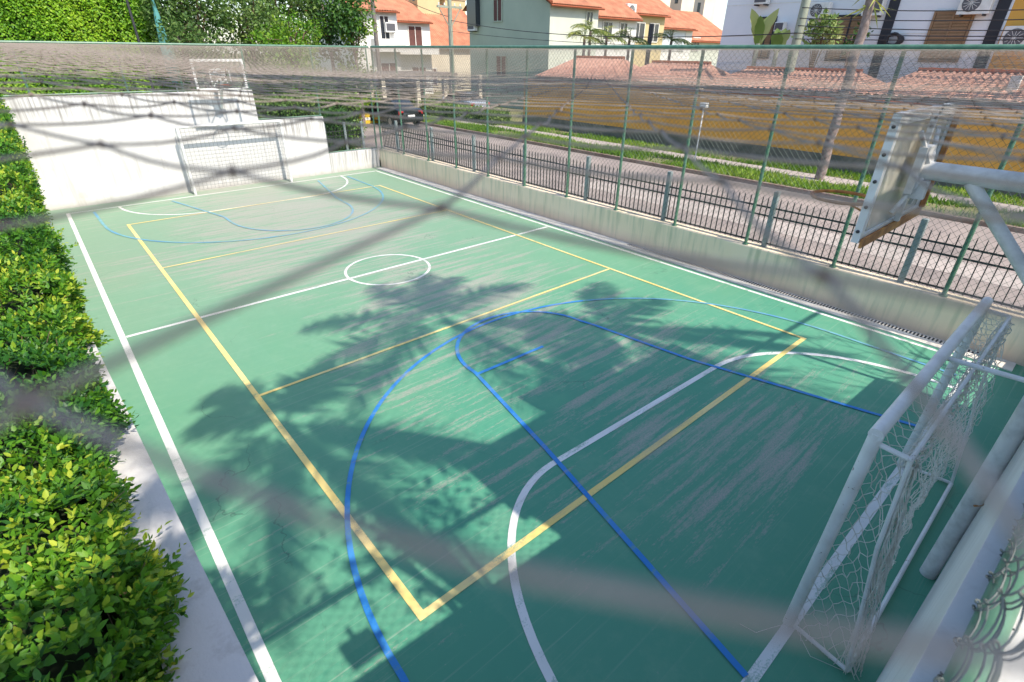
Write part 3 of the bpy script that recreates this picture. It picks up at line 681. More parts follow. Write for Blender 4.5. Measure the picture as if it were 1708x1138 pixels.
# ================================================================== cover net over the court
NX0, NX1, NY0, NY1 = -5.0, 5.25, -9.62, 9.95
NC = np.array([-4.76, -9.39]); NH = 3.992-0.046
def net_z(x, y):
    """hanging net: slung from the near corner, sagging over the court, tied up to the far rails"""
    dx = x-NC[0]; dy = y-NC[1]; r = np.hypot(dx, dy)+1e-6; th = np.arctan2(dx, dy)
    c = np.maximum(np.cos(th), 1e-3); s = np.maximum(np.sin(th), 1e-3)
    R = np.minimum((NY1-NC[1])/c, (NX1-NC[0])/s); q = np.clip(r/R, 0, 1)
    slope = np.interp(th, [0.0, 0.30, 0.65, 2.0], [-0.004, 0.026, 0.038, 0.038])
    w = np.clip((q-0.22)/0.78, 0, 1); droop = slope*r*(1-w*w*(3-2*w))*(r*r/(r*r+0.12))
    z = NH-droop+(4.075-NH)*q**1.5
    return z+0.004*np.sin(x*0.9+y*0.5)*np.clip(r/3, 0, 1)
CELL = 0.118
e1 = np.array([0.76, 0.65]); e2 = np.array([-0.30, 0.954]); K1 = NC+np.array([2.14, 3.25])*0.046
NI, NJ = 240, 260
ii, jj = np.meshgrid(np.arange(-40, NI), np.arange(-60, NJ), indexing='ij')
gx = K1[0]+CELL*(ii*e1[0]+jj*e2[0]); gy = K1[1]+CELL*(ii*e1[1]+jj*e2[1])
sh = (ii <= -1)[..., None]*np.where((jj >= 0)[..., None], np.array([-0.47, 0.44]), np.array([0.25, 0.5]))*0.046
gx = gx+sh[..., 0]; gy = gy+sh[..., 1]
far_w = np.clip((np.hypot(gx-NC[0], gy-NC[1])-0.35)/2.0, 0, 1)
gx = gx+far_w*(0.02*np.sin(ii*0.11+jj*0.07)+RNG.normal(0, 0.0015, gx.shape)); gy = gy+far_w*(0.02*np.cos(ii*0.06+jj*0.12)+RNG.normal(0, 0.0015, gx.shape))
gz = net_z(gx, gy)+far_w*RNG.normal(0, 0.0007, gx.shape)
inside = (gx > NX0) & (gx < NX1) & (gy > NY0) & (gy < NY1)
G3 = np.stack([gx, gy, gz], -1); dist = np.hypot(gx-NC[0], gy-NC[1])
net = thing('cover_net', (-4.76, -9.3, 3.95), 'grey knotted cord net stretched over the whole court, blurred up close', 'net')
A, B = [], []; near = []
for di, dj in ((1, 0), (0, 1)):
    a = G3[:G3.shape[0]-di, :G3.shape[1]-dj]; b = G3[di:, dj:]
    ok = inside[:inside.shape[0]-di, :inside.shape[1]-dj] | inside[di:, dj:]
    ok &= (np.minimum(a, b)[..., 0] > NX0-0.2) & (np.minimum(a, b)[..., 1] > NY0-0.2)
    dn = np.minimum(dist[:dist.shape[0]-di, :dist.shape[1]-dj], dist[di:, dj:])
    fm = ok & (dn > 0.85); A.append(a[fm]); B.append(b[fm])
    for p, q in zip(a[ok & (dn <= 0.85)], b[ok & (dn <= 0.85)]): near.append((p, q))
A = np.concatenate(A); B = np.concatenate(B); L2 = np.hypot(A[:, 0]-NC[0], A[:, 1]-NC[1])
# slack in each mesh side so far cords do not read as a ruled grid
Mid = (A+B)/2+np.stack([RNG.normal(0, 0.002, len(A)), RNG.normal(0, 0.002, len(A)), -np.abs(RNG.normal(0.0006, 0.0006, len(A)))], -1)
stuff(wires('netting', np.concatenate([A, Mid]), np.concatenate([Mid, B]), 0.00125, "cover_cord", net))
kn = MB(); kn.lathe([(0.0008, -0.0027), (0.0018, -0.0018), (0.0024, 0), (0.0018, 0.0018), (0.0008, 0.0027)], 6); km = kn.mesh('knot'); km.materials.append(MATS['cover_knot'])
seen = set()
for p, q in near:
    d = q-p; bow = np.cross(d, [0, 0, 1]); bow = bow/np.linalg.norm(bow); bb = random.gauss(0, 0.0025); sg = random.uniform(0.001, 0.004)
    m = MB(); m.tube([p+d*s+bow*bb*math.sin(math.pi*s)-np.array([0, 0, sg*math.sin(math.pi*s)]) for s in (0, .2, .4, .6, .8, 1)], 0.00108, 6, cap=False); m.build('cord', 'cover_cord', net, True)
    for e in (p, q):
        k = tuple(np.round(e, 4))
        if k not in seen:
            seen.add(k); share('knot', km, Matrix.Translation(e) @ Matrix.Rotation(random.uniform(0, 6), 4, (0.3, 0.8, 0.5)), net)
far_k = G3[inside & (dist > 0.85) & (dist < 6.5)]
stuff(wires('far_knots', far_k-np.array([0.002, 0.001, 0]), far_k+np.array([0.002, 0.001, 0]), 0.0022, 'cover_knot', net, 4))

# ================================================================== clipped hedge on the left wall
rng = np.random.default_rng(5)
hd = thing('clipped_hedge', (-5.6, 0, 1.5), 'dense clipped hedge with bright young leaves along the left wall', 'hedge')
def lwx(y): return np.interp(y, [p[1] for p in LW][::-1], [p[0] for p in LW][::-1])
def hedge_top(y): return np.interp(y, [-9.5, -7.5, -5, -2, 1, 5, 10], [2.02, 1.98, 1.95, 2.04, 2.30, 2.70, 2.95])
def hedge_front(y): return np.interp(y, [-9.5, -7.7, -7.2, -4, -2, 2, 10], [-5.24, -5.17, -5.09, -5.05, -5.05, -5.13, -5.12])
m = MB()
ys = np.linspace(-9.6, 10.0, 41); prof = []
for y in ys:
    f = float(hedge_front(y))-0.22; tp = float(hedge_top(y))-0.24
    prof.append([(f, y, 1.25), (f+0.03, y, tp-0.15), (f-0.12, y, tp), (-6.9, y, tp), (-6.9, y, 0.0), (f-0.2, y, 0.0)])
vs = [p for r in prof for p in r]; k6 = 6
m.add(vs, [(i*k6+k, i*k6+(k+1) % k6, (i+1)*k6+(k+1) % k6, (i+1)*k6+k) for i in range(len(ys)-1) for k in range(k6)])
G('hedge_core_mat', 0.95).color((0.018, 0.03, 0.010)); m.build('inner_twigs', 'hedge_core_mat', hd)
# shoots: short twigs clothed in leaves, over the top and the court-side face
def shoots(n, ylo, yhi, tall=0.0):
    y = rng.uniform(ylo, yhi, n); f = hedge_front(y); tp = hedge_top(y)
    s = rng.uniform(0, 1, n); face = s < 0.40
    x = np.where(face, f-rng.uniform(0, 0.10, n), f-rng.uniform(0.0, 1.35, n)); z = np.where(face, 1.28+rng.uniform(0, 1, n)*(tp-1.28), tp-rng.uniform(0.0, 0.14, n))
    lump = 0.07*np.sin(y*3.1+x*4)+0.05*np.sin(y*7.3+z*9)
    x = x+np.where(face, lump, 0); z = z+np.where(face, 0, lump)
    nr = np.where(face[:, None], np.stack([np.ones(n), 0*x, 0.35+0*x], 1), np.stack([0.15+0*x, 0*x, np.ones(n)], 1))
    d = norm(nr+rng.normal(0, 0.42, (n, 3))+np.array([0.0, -0.12, 0.12]))
    return np.stack([x, y, z], 1), d
def clothe(base, d, nl, ln, size, young):
    n = len(base); ps, ax, nr, sz, tn = [], [], [], [], []
    q = norm(np.cross(d, rng.normal(size=(n, 3)))); w = np.cross(d, q)
    for k in range(nl):
        u = (k+0.5)/nl; a = k*2.4+rng.normal(0, 0.3, n); side = q*np.cos(a)[:, None]+w*np.sin(a)[:, None]
        p = base+d*(ln*u)[:, None]; up = 0.35+0.75*u
        axis = norm(side*(1.0-0.55*u)+d*up+rng.normal(0, 0.15, (n, 3)))
        ps.append(p+side*0.004); ax.append(axis); nr.append(d*1.0-side*0.4+rng.normal(0, 0.25, (n, 3)))
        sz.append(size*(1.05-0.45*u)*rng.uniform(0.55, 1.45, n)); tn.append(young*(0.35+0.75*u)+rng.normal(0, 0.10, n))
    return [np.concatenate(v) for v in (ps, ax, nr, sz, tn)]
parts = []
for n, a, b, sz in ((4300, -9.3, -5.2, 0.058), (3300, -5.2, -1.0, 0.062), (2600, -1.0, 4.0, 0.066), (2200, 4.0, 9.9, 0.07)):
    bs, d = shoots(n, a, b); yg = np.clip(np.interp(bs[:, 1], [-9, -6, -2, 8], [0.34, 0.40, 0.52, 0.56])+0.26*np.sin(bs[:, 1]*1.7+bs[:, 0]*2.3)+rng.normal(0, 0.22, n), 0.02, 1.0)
    parts.append(clothe(bs, d, 7, rng.uniform(0.06, 0.15, n), sz, yg))
# some long unclipped shoots
n = 90; bs, d = shoots(n, -8.5, 8.0); d = norm(d+np.array([0.25, -0.1, 0.3]))
parts.append(clothe(bs, d, 11, rng.uniform(0.16, 0.30, n), 0.058, np.full(n, 0.75)))
HP, HA, HN, HS, HT = [np.concatenate([p[i] for p in parts]) for i in range(5)]
# the 300 leaves that show largest are pieces of their own
rel = HP-np.array(CAM); dz = rel @ np.array(RF); uu = 854+FPX*(rel @ np.array(RX))/np.maximum(dz, 0.01); vv = 569-FPX*(rel @ np.array(RY))/np.maximum(dz, 0.01)
vis = (dz > 0.2) & (uu > -20) & (uu < 420) & (vv > 80) & (vv < 1160)
score = np.where(vis, HS/np.maximum(dz, 0.2), 0); order = np.argsort(-score); big = order[:300]; rest = np.setdiff1d(np.arange(len(HP)), big)
rest = rest[(dz[rest] < 30)]
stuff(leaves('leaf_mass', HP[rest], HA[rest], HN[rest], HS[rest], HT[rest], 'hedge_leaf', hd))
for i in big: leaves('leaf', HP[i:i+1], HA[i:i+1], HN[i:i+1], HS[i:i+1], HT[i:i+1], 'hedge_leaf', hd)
n = 700; bs, d = shoots(n, -9.0, 4.0); stuff(wires('twig', bs-d*0.12, bs+d*rng.uniform(0.02, 0.12, (n, 1)), 0.0028, 'twig', hd, 4))
# loose wire running along the foot of the hedge
m = MB(); pts = []
for k in range(120):
    y = -8.6+k*0.06; pts.append((float(hedge_front(y))+0.03+0.02*math.sin(k*1.1), y, 1.34+0.035*math.sin(k*0.9)))
m.tube(pts, 0.004, 5); tag(m.build('loose_wire', 'cable_black'), 'thin black wire looping along the lower edge of the hedge', 'wire')
# ================================================================== street
def sheet(name, x0, x1, y0, y1, z, mat, dz=None):
    m = MB()
    if dz: m.box(x0, x1, y0, y1, z-dz, z)
    else: m.quad((x0, y0, z), (x1, y0, z), (x1, y1, z), (x0, y1, z))
    return struct(m.build(name, mat))
KX = 12.85
sheet('street', 5.57, KX, -60, 120, GZ-0.01, 'asphalt')
sheet('kerb', KX, KX+0.14, -60, 120, GZ+0.11, 'kerb_stone', 0.3)
sheet('verge', KX+0.14, 16.95, -60, 120, GZ+0.10, 'soil', 0.3)
sheet('footpath', 14.55, 15.65, -60, 120, GZ+0.108, 'path_concrete')
m = MB(); m.box(8.2, 9.1, -14, 2.2, GZ-0.2, GZ-0.004); m.box(9.1, 9.2, -14, 2.2, GZ-0.2, GZ-0.003)  # paler strip set along the street surface
struct(m.build('pale_street_strip', 'path_concrete'))
rng = np.random.default_rng(21)
def grass(name, n, x0, x1, y0, y1, z, h, label, bare=0.0):
    x = rng.uniform(x0, x1, n); y = rng.uniform(y0, y1, n)
    if bare:
        k = np.sin(x*2.1+1.3*np.sin(y*0.7))+np.sin(y*1.3+x)+rng.normal(0, 0.5, n) > -bare; x, y = x[k], y[k]; n = len(x)
    ax = np.stack([rng.normal(0, .45, n), rng.normal(0, .45, n), np.ones(n)], 1)
    tone = 0.5+0.25*np.sin(x*1.1+y*0.6)+rng.normal(0, .2, n)
    blade = (np.array([(-0.14, 0, 0), (0.14, 0, 0), (0, 1, 0.1)]), np.array([(0, 1, 2)]))
    o = leaves(name, np.stack([x, y, np.full(n, z)], 1), ax, rng.normal(size=(n, 3)), h*rng.uniform(.5, 1.3, n), tone, 'grass_blade', None, blade)
    return tag(o, label, 'grass', kind='stuff')
grass('verge_grass', 34000, KX+0.16, 14.6, -12, 30, GZ+0.10, 0.16, 'bright green grass strip between kerb and footpath', 1.0)
grass('wall_grass', 16000, 15.6, 16.9, -12, 22, GZ+0.10, 0.14, 'grass growing along the foot of the ochre wall', 0.6)
grass('corner_grass', 9000, -6, 5.2, 10.2, 13.0, GZ-0.02, 0.22, 'rough grass behind the far court wall')
grass('lawn_grass', 16000, -9, 4.5, 16.0, 21.5, GZ+0.0, 0.22, 'lawn in front of the ivy-covered wall')

# ochre wall and the tiled roofs behind it
WX = 17.0
t = thing('ochre_wall', (WX, 0, GZ), 'long ochre garden wall with dark plinth across the street', 'wall')
m = MB(); m.bbox(WX, WX+0.22, -14, 14.6, GZ+0.62, 2.62, 0.02); m.build('wall_panel', 'ochre_wall', t)
m = MB(); m.box(WX-0.03, WX+0.25, -14, 14.62, GZ-0.2, GZ+0.617); m.build('plinth', 'dark_plinth', t)
m = MB(); m.box(WX-0.05, WX+0.27, -14, 14.65, 2.622, 2.68); m.build('coping', 'terracotta_dark', t)
def tiled(mb, a, b, c, d, pitch=0.24, amp=0.035, nv=1):
    """corrugated clay-tile slope: eave a->b, ridge d->c"""
    a, b, c, d = map(Vector, (a, b, c, d)); L = (b-a).length; n = max(4, int(L/pitch))*4; up = (b-a).cross(d-a).normalized()
    if up.z < 0: up = -up
    rows = []
    for j in range(nv+1):
        v = j/nv
        for i in range(n+1):
            u = i/n; p = a.lerp(b, u).lerp(d.lerp(c, u), v); rows.append(p+up*amp*math.sin(u*n/4*2*math.pi))
    fs = [(j*(n+1)+i, j*(n+1)+i+1, (j+1)*(n+1)+i+1, (j+1)*(n+1)+i) for j in range(nv) for i in range(n)]
    # underside makes it a slab
    o = len(rows); rows += [a-up*0.12, b-up*0.12, c-up*0.12, d-up*0.12]; fs.append((o+3, o+2, o+1, o))
    mb.add(rows, fs)
def low_roof(y0, y1, ridge, label):
    t = thing('tiled_roof_house', (19.5, y0, 0), label, 'house', 'low tiled houses behind the ochre wall')
    m = MB(); m.box(17.7, 21.9, y0+0.15, y1-0.15, 0.0, 2.9); m.build('house_wall', 'cream_render', t)
    m = MB(); tiled(m, (17.45, y0, 2.85), (17.45, y1, 2.85), (19.9, y1-0.8, ridge), (19.9, y0+0.8, ridge)); m.build('roof_slope', 'pink_tile', t, True)
    m = MB(); tiled(m, (17.45, y0, 2.85), (19.9, y0+0.8, ridge), (22.1, y0+0.4, 2.9), (20, y0, 2.85)) if False else m.quad((17.45, y0, 2.83), (19.9, y0+0.8, ridge-0.02), (22.2, y0, 2.83)); m.quad((17.45, y1, 2.83), (22.2, y1, 2.83), (19.9, y1-0.8, ridge-0.02)); m.quad((22.2, y0, 2.83), (19.9, y0+0.8, ridge-0.02), (19.9, y1-0.8, ridge-0.02), (22.2, y1, 2.83)); m.build('roof_back', 'pink_tile', t)
    m = MB(); m.tube([(19.9, y0+0.8, ridge+0.02), (19.9, y1-0.8, ridge+0.02)], 0.09, 6); m.build('ridge_cap', 'terracotta_dark', t, True)
low_roof(9.2, 14.2, 3.75, 'low pink-tiled house roof beside the sage green house')
low_roof(4.2, 9.0, 3.6, 'low pink-tiled house roof behind the yellowish palms')
low_roof(-2.2, 4.0, 3.45, 'low pink-tiled house roof in front of the banana plants')
low_roof(-9.5, -2.4, 3.55, 'low pink-tiled house roof with white gutter, furthest right')
m = MB(); m.box(18.3, 18.55, -6.3, -6.05, 2.9, 3.5, Matrix.Rotation(0, 4, 'Z')); tag(m.build('roof_gutter', 'white_render'), 'white rendered flue on the rightmost pink-tiled roof', 'flue')

# ================================================================== houses
def window(t, axis, c0, c1, z0, z1, plane, mat='red_brown_shutter', frame='white_render', slats=0):
    """window on a -x wall (axis 'x') or a -y wall (axis 'y')"""
    def bx(mb, a0, a1, d0, d1, zz0, zz1):
        if axis == 'x': mb.box(plane-d1, plane-d0, a0, a1, zz0, zz1)
        else: mb.box(a0, a1, plane-d1, plane-d0, zz0, zz1)
    m = MB(); bx(m, c0, c1, 0.004, 0.03, z0, z1); w = m.build('window', mat, t)
    m = MB(); f = 0.07
    for a0, a1, b0, b1 in ((c0-f, c1+f, z1, z1+f), (c0-f, c1+f, z0-f, z0), (c0-f, c0, z0, z1), (c1, c1+f, z0, z1), ((c0+c1)/2-0.03, (c0+c1)/2+0.03, z0, z1)): bx(m, a0, a1, 0.006, 0.075, b0, b1)
    m.build('window_frame', frame, w)
    if slats:
        zz = z0+0.03
        while zz < z1-0.03:
            m = MB(); bx(m, c0+0.03, c1-0.03, 0.031, 0.055, zz, zz+(z1-z0)/slats*0.72); m.build('slat', mat, w); zz += (z1-z0)/slats
    return w
def chimney_tower(t, x0, x1, y0, y1, z0, z1, mats):
    m = MB(); m.box(x0, x1, y0, y1, z0, z1); r = m.build('tank_tower', mats, t)
    m = MB(); m.box(x0-0.08, x1+0.08, y0-0.08, y1+0.08, z1+0.002, z1+0.14); m.build('tower_cap', 'tan_render', r)
    m = MB(); m.box(x0-0.03, x0-0.004, y0+0.5, y0+0.9, z1-1.6, z1-0.6); m.build('tower_vent', 'dark_glass', r)
def townhouse(name, label, x0, x1, y0, depth, eave, ridge, wall, side, tower=None, ox=0.3, wins=(), base=GZ):
    """unit whose front looks towards -y; the roof rises from the front eave to a ridge along x"""
    t = thing(name, (x0, y0, base), label, 'house')
    m = MB(); m.box(x0, x1, y0, y0+depth, base-0.3, eave); m.build('house_wall', wall, t)
    # gable side wall seen from the street
    yr = y0+depth*0.55
    m = MB(); m.add([(x0, y0, eave), (x0, yr, ridge-0.25), (x0, y0+depth, eave), (x1, y0, eave), (x1, yr, ridge-0.25), (x1, y0+depth, eave)], [(0, 1, 2), (5, 4, 3), (0, 3, 4, 1), (1, 4, 5, 2)]); m.build('gable', side, t)
    m = MB(); m.box(x0-0.006, x0-0.001, y0, y0+depth, base, eave); m.build('side_render', side, t)
    m = MB(); sl = (ridge-eave)/(yr-y0); o = 0.45
    tiled(m, (x0-ox, y0-o, eave-o*sl+0.12), (x1+0.1, y0-o, eave-o*sl+0.12), (x1+0.1, yr, ridge+0.12), (x0-ox, yr, ridge+0.12)); rf = m.build('roof', 'terracotta', t, True)
    m = MB(); m.quad((x0-ox, yr, ridge+0.11), (x1+0.1, yr, ridge+0.11), (x1+0.1, y0+depth+o, eave-0.2), (x0-ox, y0+depth+o, eave-0.2)); m.build('roof_back', 'terracotta', t)
    m = MB(); m.tube([(x0-ox, y0-o, eave-o*sl+0.16), (x0-ox, yr, ridge+0.17)], 0.11, 6); m.build('verge_tile', 'terracotta_dark', rf, True)
    m = MB(); m.tube([(x0-ox, y0-o+0.02, eave-o*sl+0.0), (x1+0.1, y0-o+0.02, eave-o*sl+0.0)], 0.07, 6); m.build('eave_board', 'terracotta_dark', rf, True)
    if tower: chimney_tower(t, *tower)
    for w in wins: window(t, *w)
    return t
# sage green house whose corner faces the camera
SX, SY = 24.0, 19.8
townhouse('sage_house', 'sage green house with terracotta roof at the street corner', SX, SX+4.9, SY, 9.0, 6.95, 9.6, 'pale_green_render', 'sage_render', None, 0.35,
          [('x', SY+5.0, SY+5.9, 6.0, 7.3, SX-0.008, 'red_brown_shutter', 'sage_render'), ('y', SX+3.6, SX+4.2, 5.75, 6.5, SY, 'dark_glass', 'pale_green_render'), ('x', SY+4.5, SY+5.6, 2.4, 3.7, SX-0.008, 'red_brown_shutter', 'sage_render'), ('y', SX+1.7, SX+2.9, 2.2, 3.4, SY, 'red_brown_shutter', 'white_render')])
t = thing('bay_window', (SX, SY+8.2, 6), 'narrow dark glazed bay on the left edge of the sage house', 'window bay')
m = MB(); m.box(SX-0.45, SX-0.01, SY+7.6, SY+8.7, 5.7, 7.6); m.build('glazing', 'dark_glass', t)
m = MB(); m.box(SX-0.55, SX-0.01, SY+7.5, SY+8.8, 7.602, 7.72); m.build('canopy', 'terracotta_dark', t)
townhouse('terraced_house', 'white terraced house with low terracotta eaves beside the sage house', 29.4, 34.3, SY+0.6, 9.0, 6.5, 9.4, 'white_render', 'red_brown_shutter', (33.0, 36.2, SY+6.5, SY+9.0, 6, 12.2, 'mustard_render'), 0.5,
          [('y', 32.2, 33.0, 5.0, 6.0, SY+0.6, 'dark_glass', 'white_render'), ('y', 30.2, 31.2, 4.9, 6.0, SY+0.6, 'dark_glass', 'white_render')])
townhouse('terraced_house', 'mustard terraced house with small porch gable and round fan unit', 34.6, 40.3, SY+2.2, 9.0, 7.0, 9.6, 'mustard_render', 'tan_render', (48.5, 50.9, 29, 33, 5, 12.2, 'cream_render'), 0.5,
          [('y', 36.0, 37.4, 4.9, 6.2, SY+2.2, 'dark_glass', 'white_render'), ('y', 38.2, 39.4, 4.9, 6.2, SY+2.2, 'dark_glass', 'white_render')])
townhouse('terraced_house', 'terraced house with a glazed grey-roofed balcony under terracotta tiles', 40.7, 47.0, SY+3.5, 9.0, 6.2, 8.9, 'white_render', 'tan_render', (54.5, 57.0, 30, 34, 5, 10.5, 'cream_render'), 0.5,
          [('y', 41.6, 45.8, 4.3, 6.0, SY+3.5, 'plastic_sheet', 'white_render')])
townhouse('terraced_house', 'furthest terraced house where the terracotta roofs run down to the right', 47.4, 57.0, SY+4.6, 9.0, 5.3, 8.0, 'pale_green_render', 'tan_render', (62.4, 65.0, 32, 36, 4, 10.1, 'cream_render'), 0.5,
          [('y', 49.0, 50.2, 4.3, 5.4, SY+4.6, 'dark_glass', 'white_render')])
townhouse('small_house', 'small low house with terracotta roof left of the white apartment block', 58.0, 70.0, SY+7, 8.0, 4.2, 6.4, 'white_render', 'tan_render', None, 0.4, [('y', 62, 63, 3.2, 4.0, SY+8, 'dark_glass', 'white_render')])
# row of town houses further up the street
HY0 = 38.0
townhouse('row_house', 'white row house with tree foliage over its left half', 18.6, 22.9, HY0, 9.0, 7.1, 9.1, 'white_render', 'pale_green_render', (20.4, 23.2, HY0+6, HY0+9, 7, 13.0, 'white_render'), 0.3,
          [('y', 21.2, 22.0, 4.9, 6.6, HY0, 'dark_glass', 'white_render'), ('y', 20.9, 22.5, 1.3, 3.0, HY0, 'red_brown_shutter', 'white_render')])
townhouse('row_house', 'white row house with red-brown shuttered door and balcony wall', 23.2, 27.3, HY0+1.5, 9.0, 6.5, 8.8, 'white_render', 'pale_green_render', (24.2, 27.6, HY0+6, HY0+9, 7, 13.4, 'white_render'), 0.3,
          [('y', 24.9, 26.3, 4.4, 6.0, HY0+1.5, 'red_brown_shutter', 'white_render'), ('y', 25.0, 26.5, 0.9, 2.6, HY0+1.5, 'red_brown_shutter', 'white_render')])
townhouse('row_house', 'cream row house with two tan tank towers behind the crossarm pole', 27.7, 36.6, HY0+4, 10.0, 4.6, 8.4, 'cream_render', 'tan_render', (30.2, 33.0, HY0+8, HY0+12, 6, 10.2, 'mustard_render'), 0.3,
          [('y', 28.6, 29.4, 0.9, 2.4, HY0+4, 'red_brown_shutter', 'white_render')])
t = thing('tank_tower_pair', (33.2, HY0+9, 5), 'tan water tank tower just left of the sage house', 'tower'); chimney_tower(t, 34.4, 37.2, HY0+9, HY0+13, 5, 9.0, 'mustard_render')
t = thing('balcony', (21, HY0, 4), 'white rendered balcony wall on the row houses', 'balcony')
m = MB(); m.box(20.2, 23.15, HY0-1.0, HY0-0.02, 3.9, 4.9); m.build('balcony_wall', 'white_render', t)
m = MB(); m.box(23.2, 27.5, HY0+0.4, HY0+1.48, 3.7, 4.4); m.build('balcony_wall', 'white_render', t)
# carport columns along the row
t = thing('carport', (12, 24, GZ), 'long dark carport with pale columns beyond the parked saloon', 'carport')
m = MB(); m.box(4.5, 18.5, 23.0, 27.5, 2.55, 2.72); m.build('carport_roof', 'utility_wood', t)
m = MB(); m.box(4.5, 18.5, 27.3, 27.5, GZ-0.2, 2.548); m.build('rear_wall', 'dark_plinth', t)
for u in (552, 597, 619, 640, 697, 742, 754, 800):
    x = P(u, 160, 'y', 23.3).x; m = MB(); m.bbox(x-0.14, x+0.14, 23.15, 23.43, GZ-0.2, 2.548, 0.02); m.build('column', 'cream_render', t)

# white apartment block on the right
AX = 22.4
t = thing('apartment_block', (AX, -2, GZ), 'white apartment block with dark vertical joints on the right', 'building')
def ay(u, v=40): return P(u, v, 'x', AX).y
yA, yB = ay(1207), ay(1712)
m = MB(); m.box(AX, AX+9, ay(1677), yA, GZ-0.3, 14); m.build('white_wall', 'apartment_white', t)
m = MB(); m.box(AX+0.02, AX+9, yB-6, ay(1677)-0.002, GZ-0.3, 14); m.build('orange_wall', 'apartment_orange', t)
for u in (1482, 1662):
    y = ay(u); m = MB(); m.box(AX-0.05, AX-0.003, y-0.18, y+0.18, GZ, 14); m.build('dark_joint', 'dark_joint', t)
for z in (4.75, 6.0, 7.4):
    m = MB(); m.box(AX-0.012, AX-0.004, ay(1645), yA, z, z+0.03); m.build('wall_groove', 'ac_casing', t)
def zt(v, u): return P(u, v, 'x', AX).z
for u0, u1, vt, mat in ((1268, 1290, 31, 'brown_shutter'), (1392, 1440, 28, 'brown_shutter'), (1553, 1614, 21, 'brown_shutter')):
    zz = zt(vt, (u0+u1)/2); y0, y1 = ay(u1, 50), ay(u0, 50)
    window(t, 'x', y0, y1, zz-1.55, zz, AX, mat, 'dark_joint' if u0 < 1500 else 'brown_shutter', 16)
def aircon(u, v, w, h, label, fan=True, ax='x', plane=AX, d=0.34):
    c = P(u, v, ax, plane); t = thing('air_conditioner', c, label, 'air conditioner', 'outdoor air conditioner units')
    if ax == 'x':
        m = MB(); m.bbox(plane-d-0.08, plane-0.08, c.y-w/2, c.y+w/2, c.z-h/2, c.z+h/2, 0.02); m.build('casing', 'ac_casing', t)
        Mf = Matrix.Translation((plane-d-0.082, c.y+(w*0.12 if fan else 0), c.z)) @ Matrix.Rotation(-math.pi/2, 4, 'Y')
    else:
        m = MB(); m.bbox(c.x-w/2, c.x+w/2, plane-d-0.08, plane-0.08, c.z-h/2, c.z+h/2, 0.02); m.build('casing', 'ac_casing', t)
        Mf = Matrix.Translation((c.x, plane-d-0.082, c.z)) @ Matrix.Rotation(math.pi/2, 4, 'X')
    if fan:
        m = MB(); m.lathe([(h*0.40, -0.01), (h*0.40, 0.012), (h*0.36, 0.014)], 20, Mf); gr = m.build('fan_grille', 'ac_dark', t)
        m = MB()
        for k in range(6): m.box(-h*0.34, h*0.34, -0.006, 0.006, 0.014, 0.022, Mf @ Matrix.Rotation(k*math.pi/6, 4, 'Z'))
        m.build('grille_bar', 'ac_casing', gr)
    else:
        m = MB()
        if ax == 'x': m.box(plane-d-0.088, plane-d-0.078, c.y-w*0.42, c.y+w*0.42, c.z-h*0.35, c.z+h*0.38)
        else: m.box(c.x-w*0.42, c.x+w*0.42, plane-d-0.088, plane-d-0.078, c.z-h*0.35, c.z+h*0.38)
        m.build('grille', 'ac_dark', t)
    m = MB()
    if ax == 'x':
        for s in (-0.35, 0.35): m.box(plane-d-0.1, plane-0.002, c.y+s*w-0.02, c.y+s*w+0.02, c.z-h/2-0.06, c.z-h/2-0.003)
    else:
        for s in (-0.35, 0.35): m.box(c.x+s*w-0.02, c.x+s*w+0.02, plane-d-0.1, plane-0.002, c.z-h/2-0.06, c.z-h/2-0.003)
    stuff(m.build('bracket', 'dark_steel', t))
aircon(1276, -2, 0.62, 0.45, 'box air conditioner at the top edge, left on the apartment block', False)
aircon(1306, 45, 0.42, 0.36, 'small box air conditioner beside the banana plants', False)
aircon(1372, 18, 0.80, 0.58, 'white round-fan air conditioner above the variegated plant')
aircon(1462, 12, 0.70, 0.60, 'white air conditioner just right of the tall trunk', False)
aircon(1632, 6, 0.95, 0.68, 'large white round-fan air conditioner above the brown shutters')
aircon(1702, 64, 0.95, 0.72, 'round-fan air conditioner on the orange wall at the right edge')
aircon(792, 43, 0.9, 0.7, 'white air conditioner on the shaded sage wall', False, 'x', SX)
aircon(1047, 18, 1.2, 0.9, 'round-fan air conditioner on the mustard terraced house', True, 'y', SY+2.2)
aircon(648, 46, 1.0, 0.75, 'white air conditioner on the white row house', False, 'y', HY0)
c = P(1492, 67, 'x', AX); m = MB()
for k in range(7): m.tube([(AX-0.12-0.03*k, c.y+(0.34-0.02*k)*math.cos(a*math.pi/8)+0.03*math.sin(k*3), c.z+(0.17+0.01*k)*math.sin(a*math.pi/8)) for a in range(16)], 0.045, 5, closed=True)
tag(m.build('cable_bundle', 'cable_black', None, True), 'thick coil of black cable on the apartment wall', 'cable')

# ================================================================== poles and overhead cables
def pole(name, label, x, y, z0, z1, r0, r1, mat, arm=None):
    t = thing(name, (x, y, z0), label, 'pole')
    m = MB(); m.tube([(x, y, z0-0.3), (x, y, (z0+z1)/2), (x, y, z1)], [r0, (r0+r1)/2, r1], 12); m.build('shaft', mat, t, True)
    if arm:
        m = MB(); m.box(x-1.1, x+1.1, y-0.06, y+0.06, arm, arm+0.14); m.build('crossarm', mat, t)
        for s in (-1, 1):
            m = MB(); m.tube([(x+s*0.95, y, arm), (x, y, arm-1.3)], 0.035, 6); m.build('arm_brace', mat, t)
        for q in (-0.95, -0.45, 0.45, 0.95):
            m = MB(); m.lathe([(0.03, 0), (0.06, 0.03), (0.04, 0.08), (0.06, 0.11), (0.03, 0.17)], 8, Matrix.Translation((x+q, y, arm+0.141))); m.build('insulator', 'ac_casing', t)
    return t
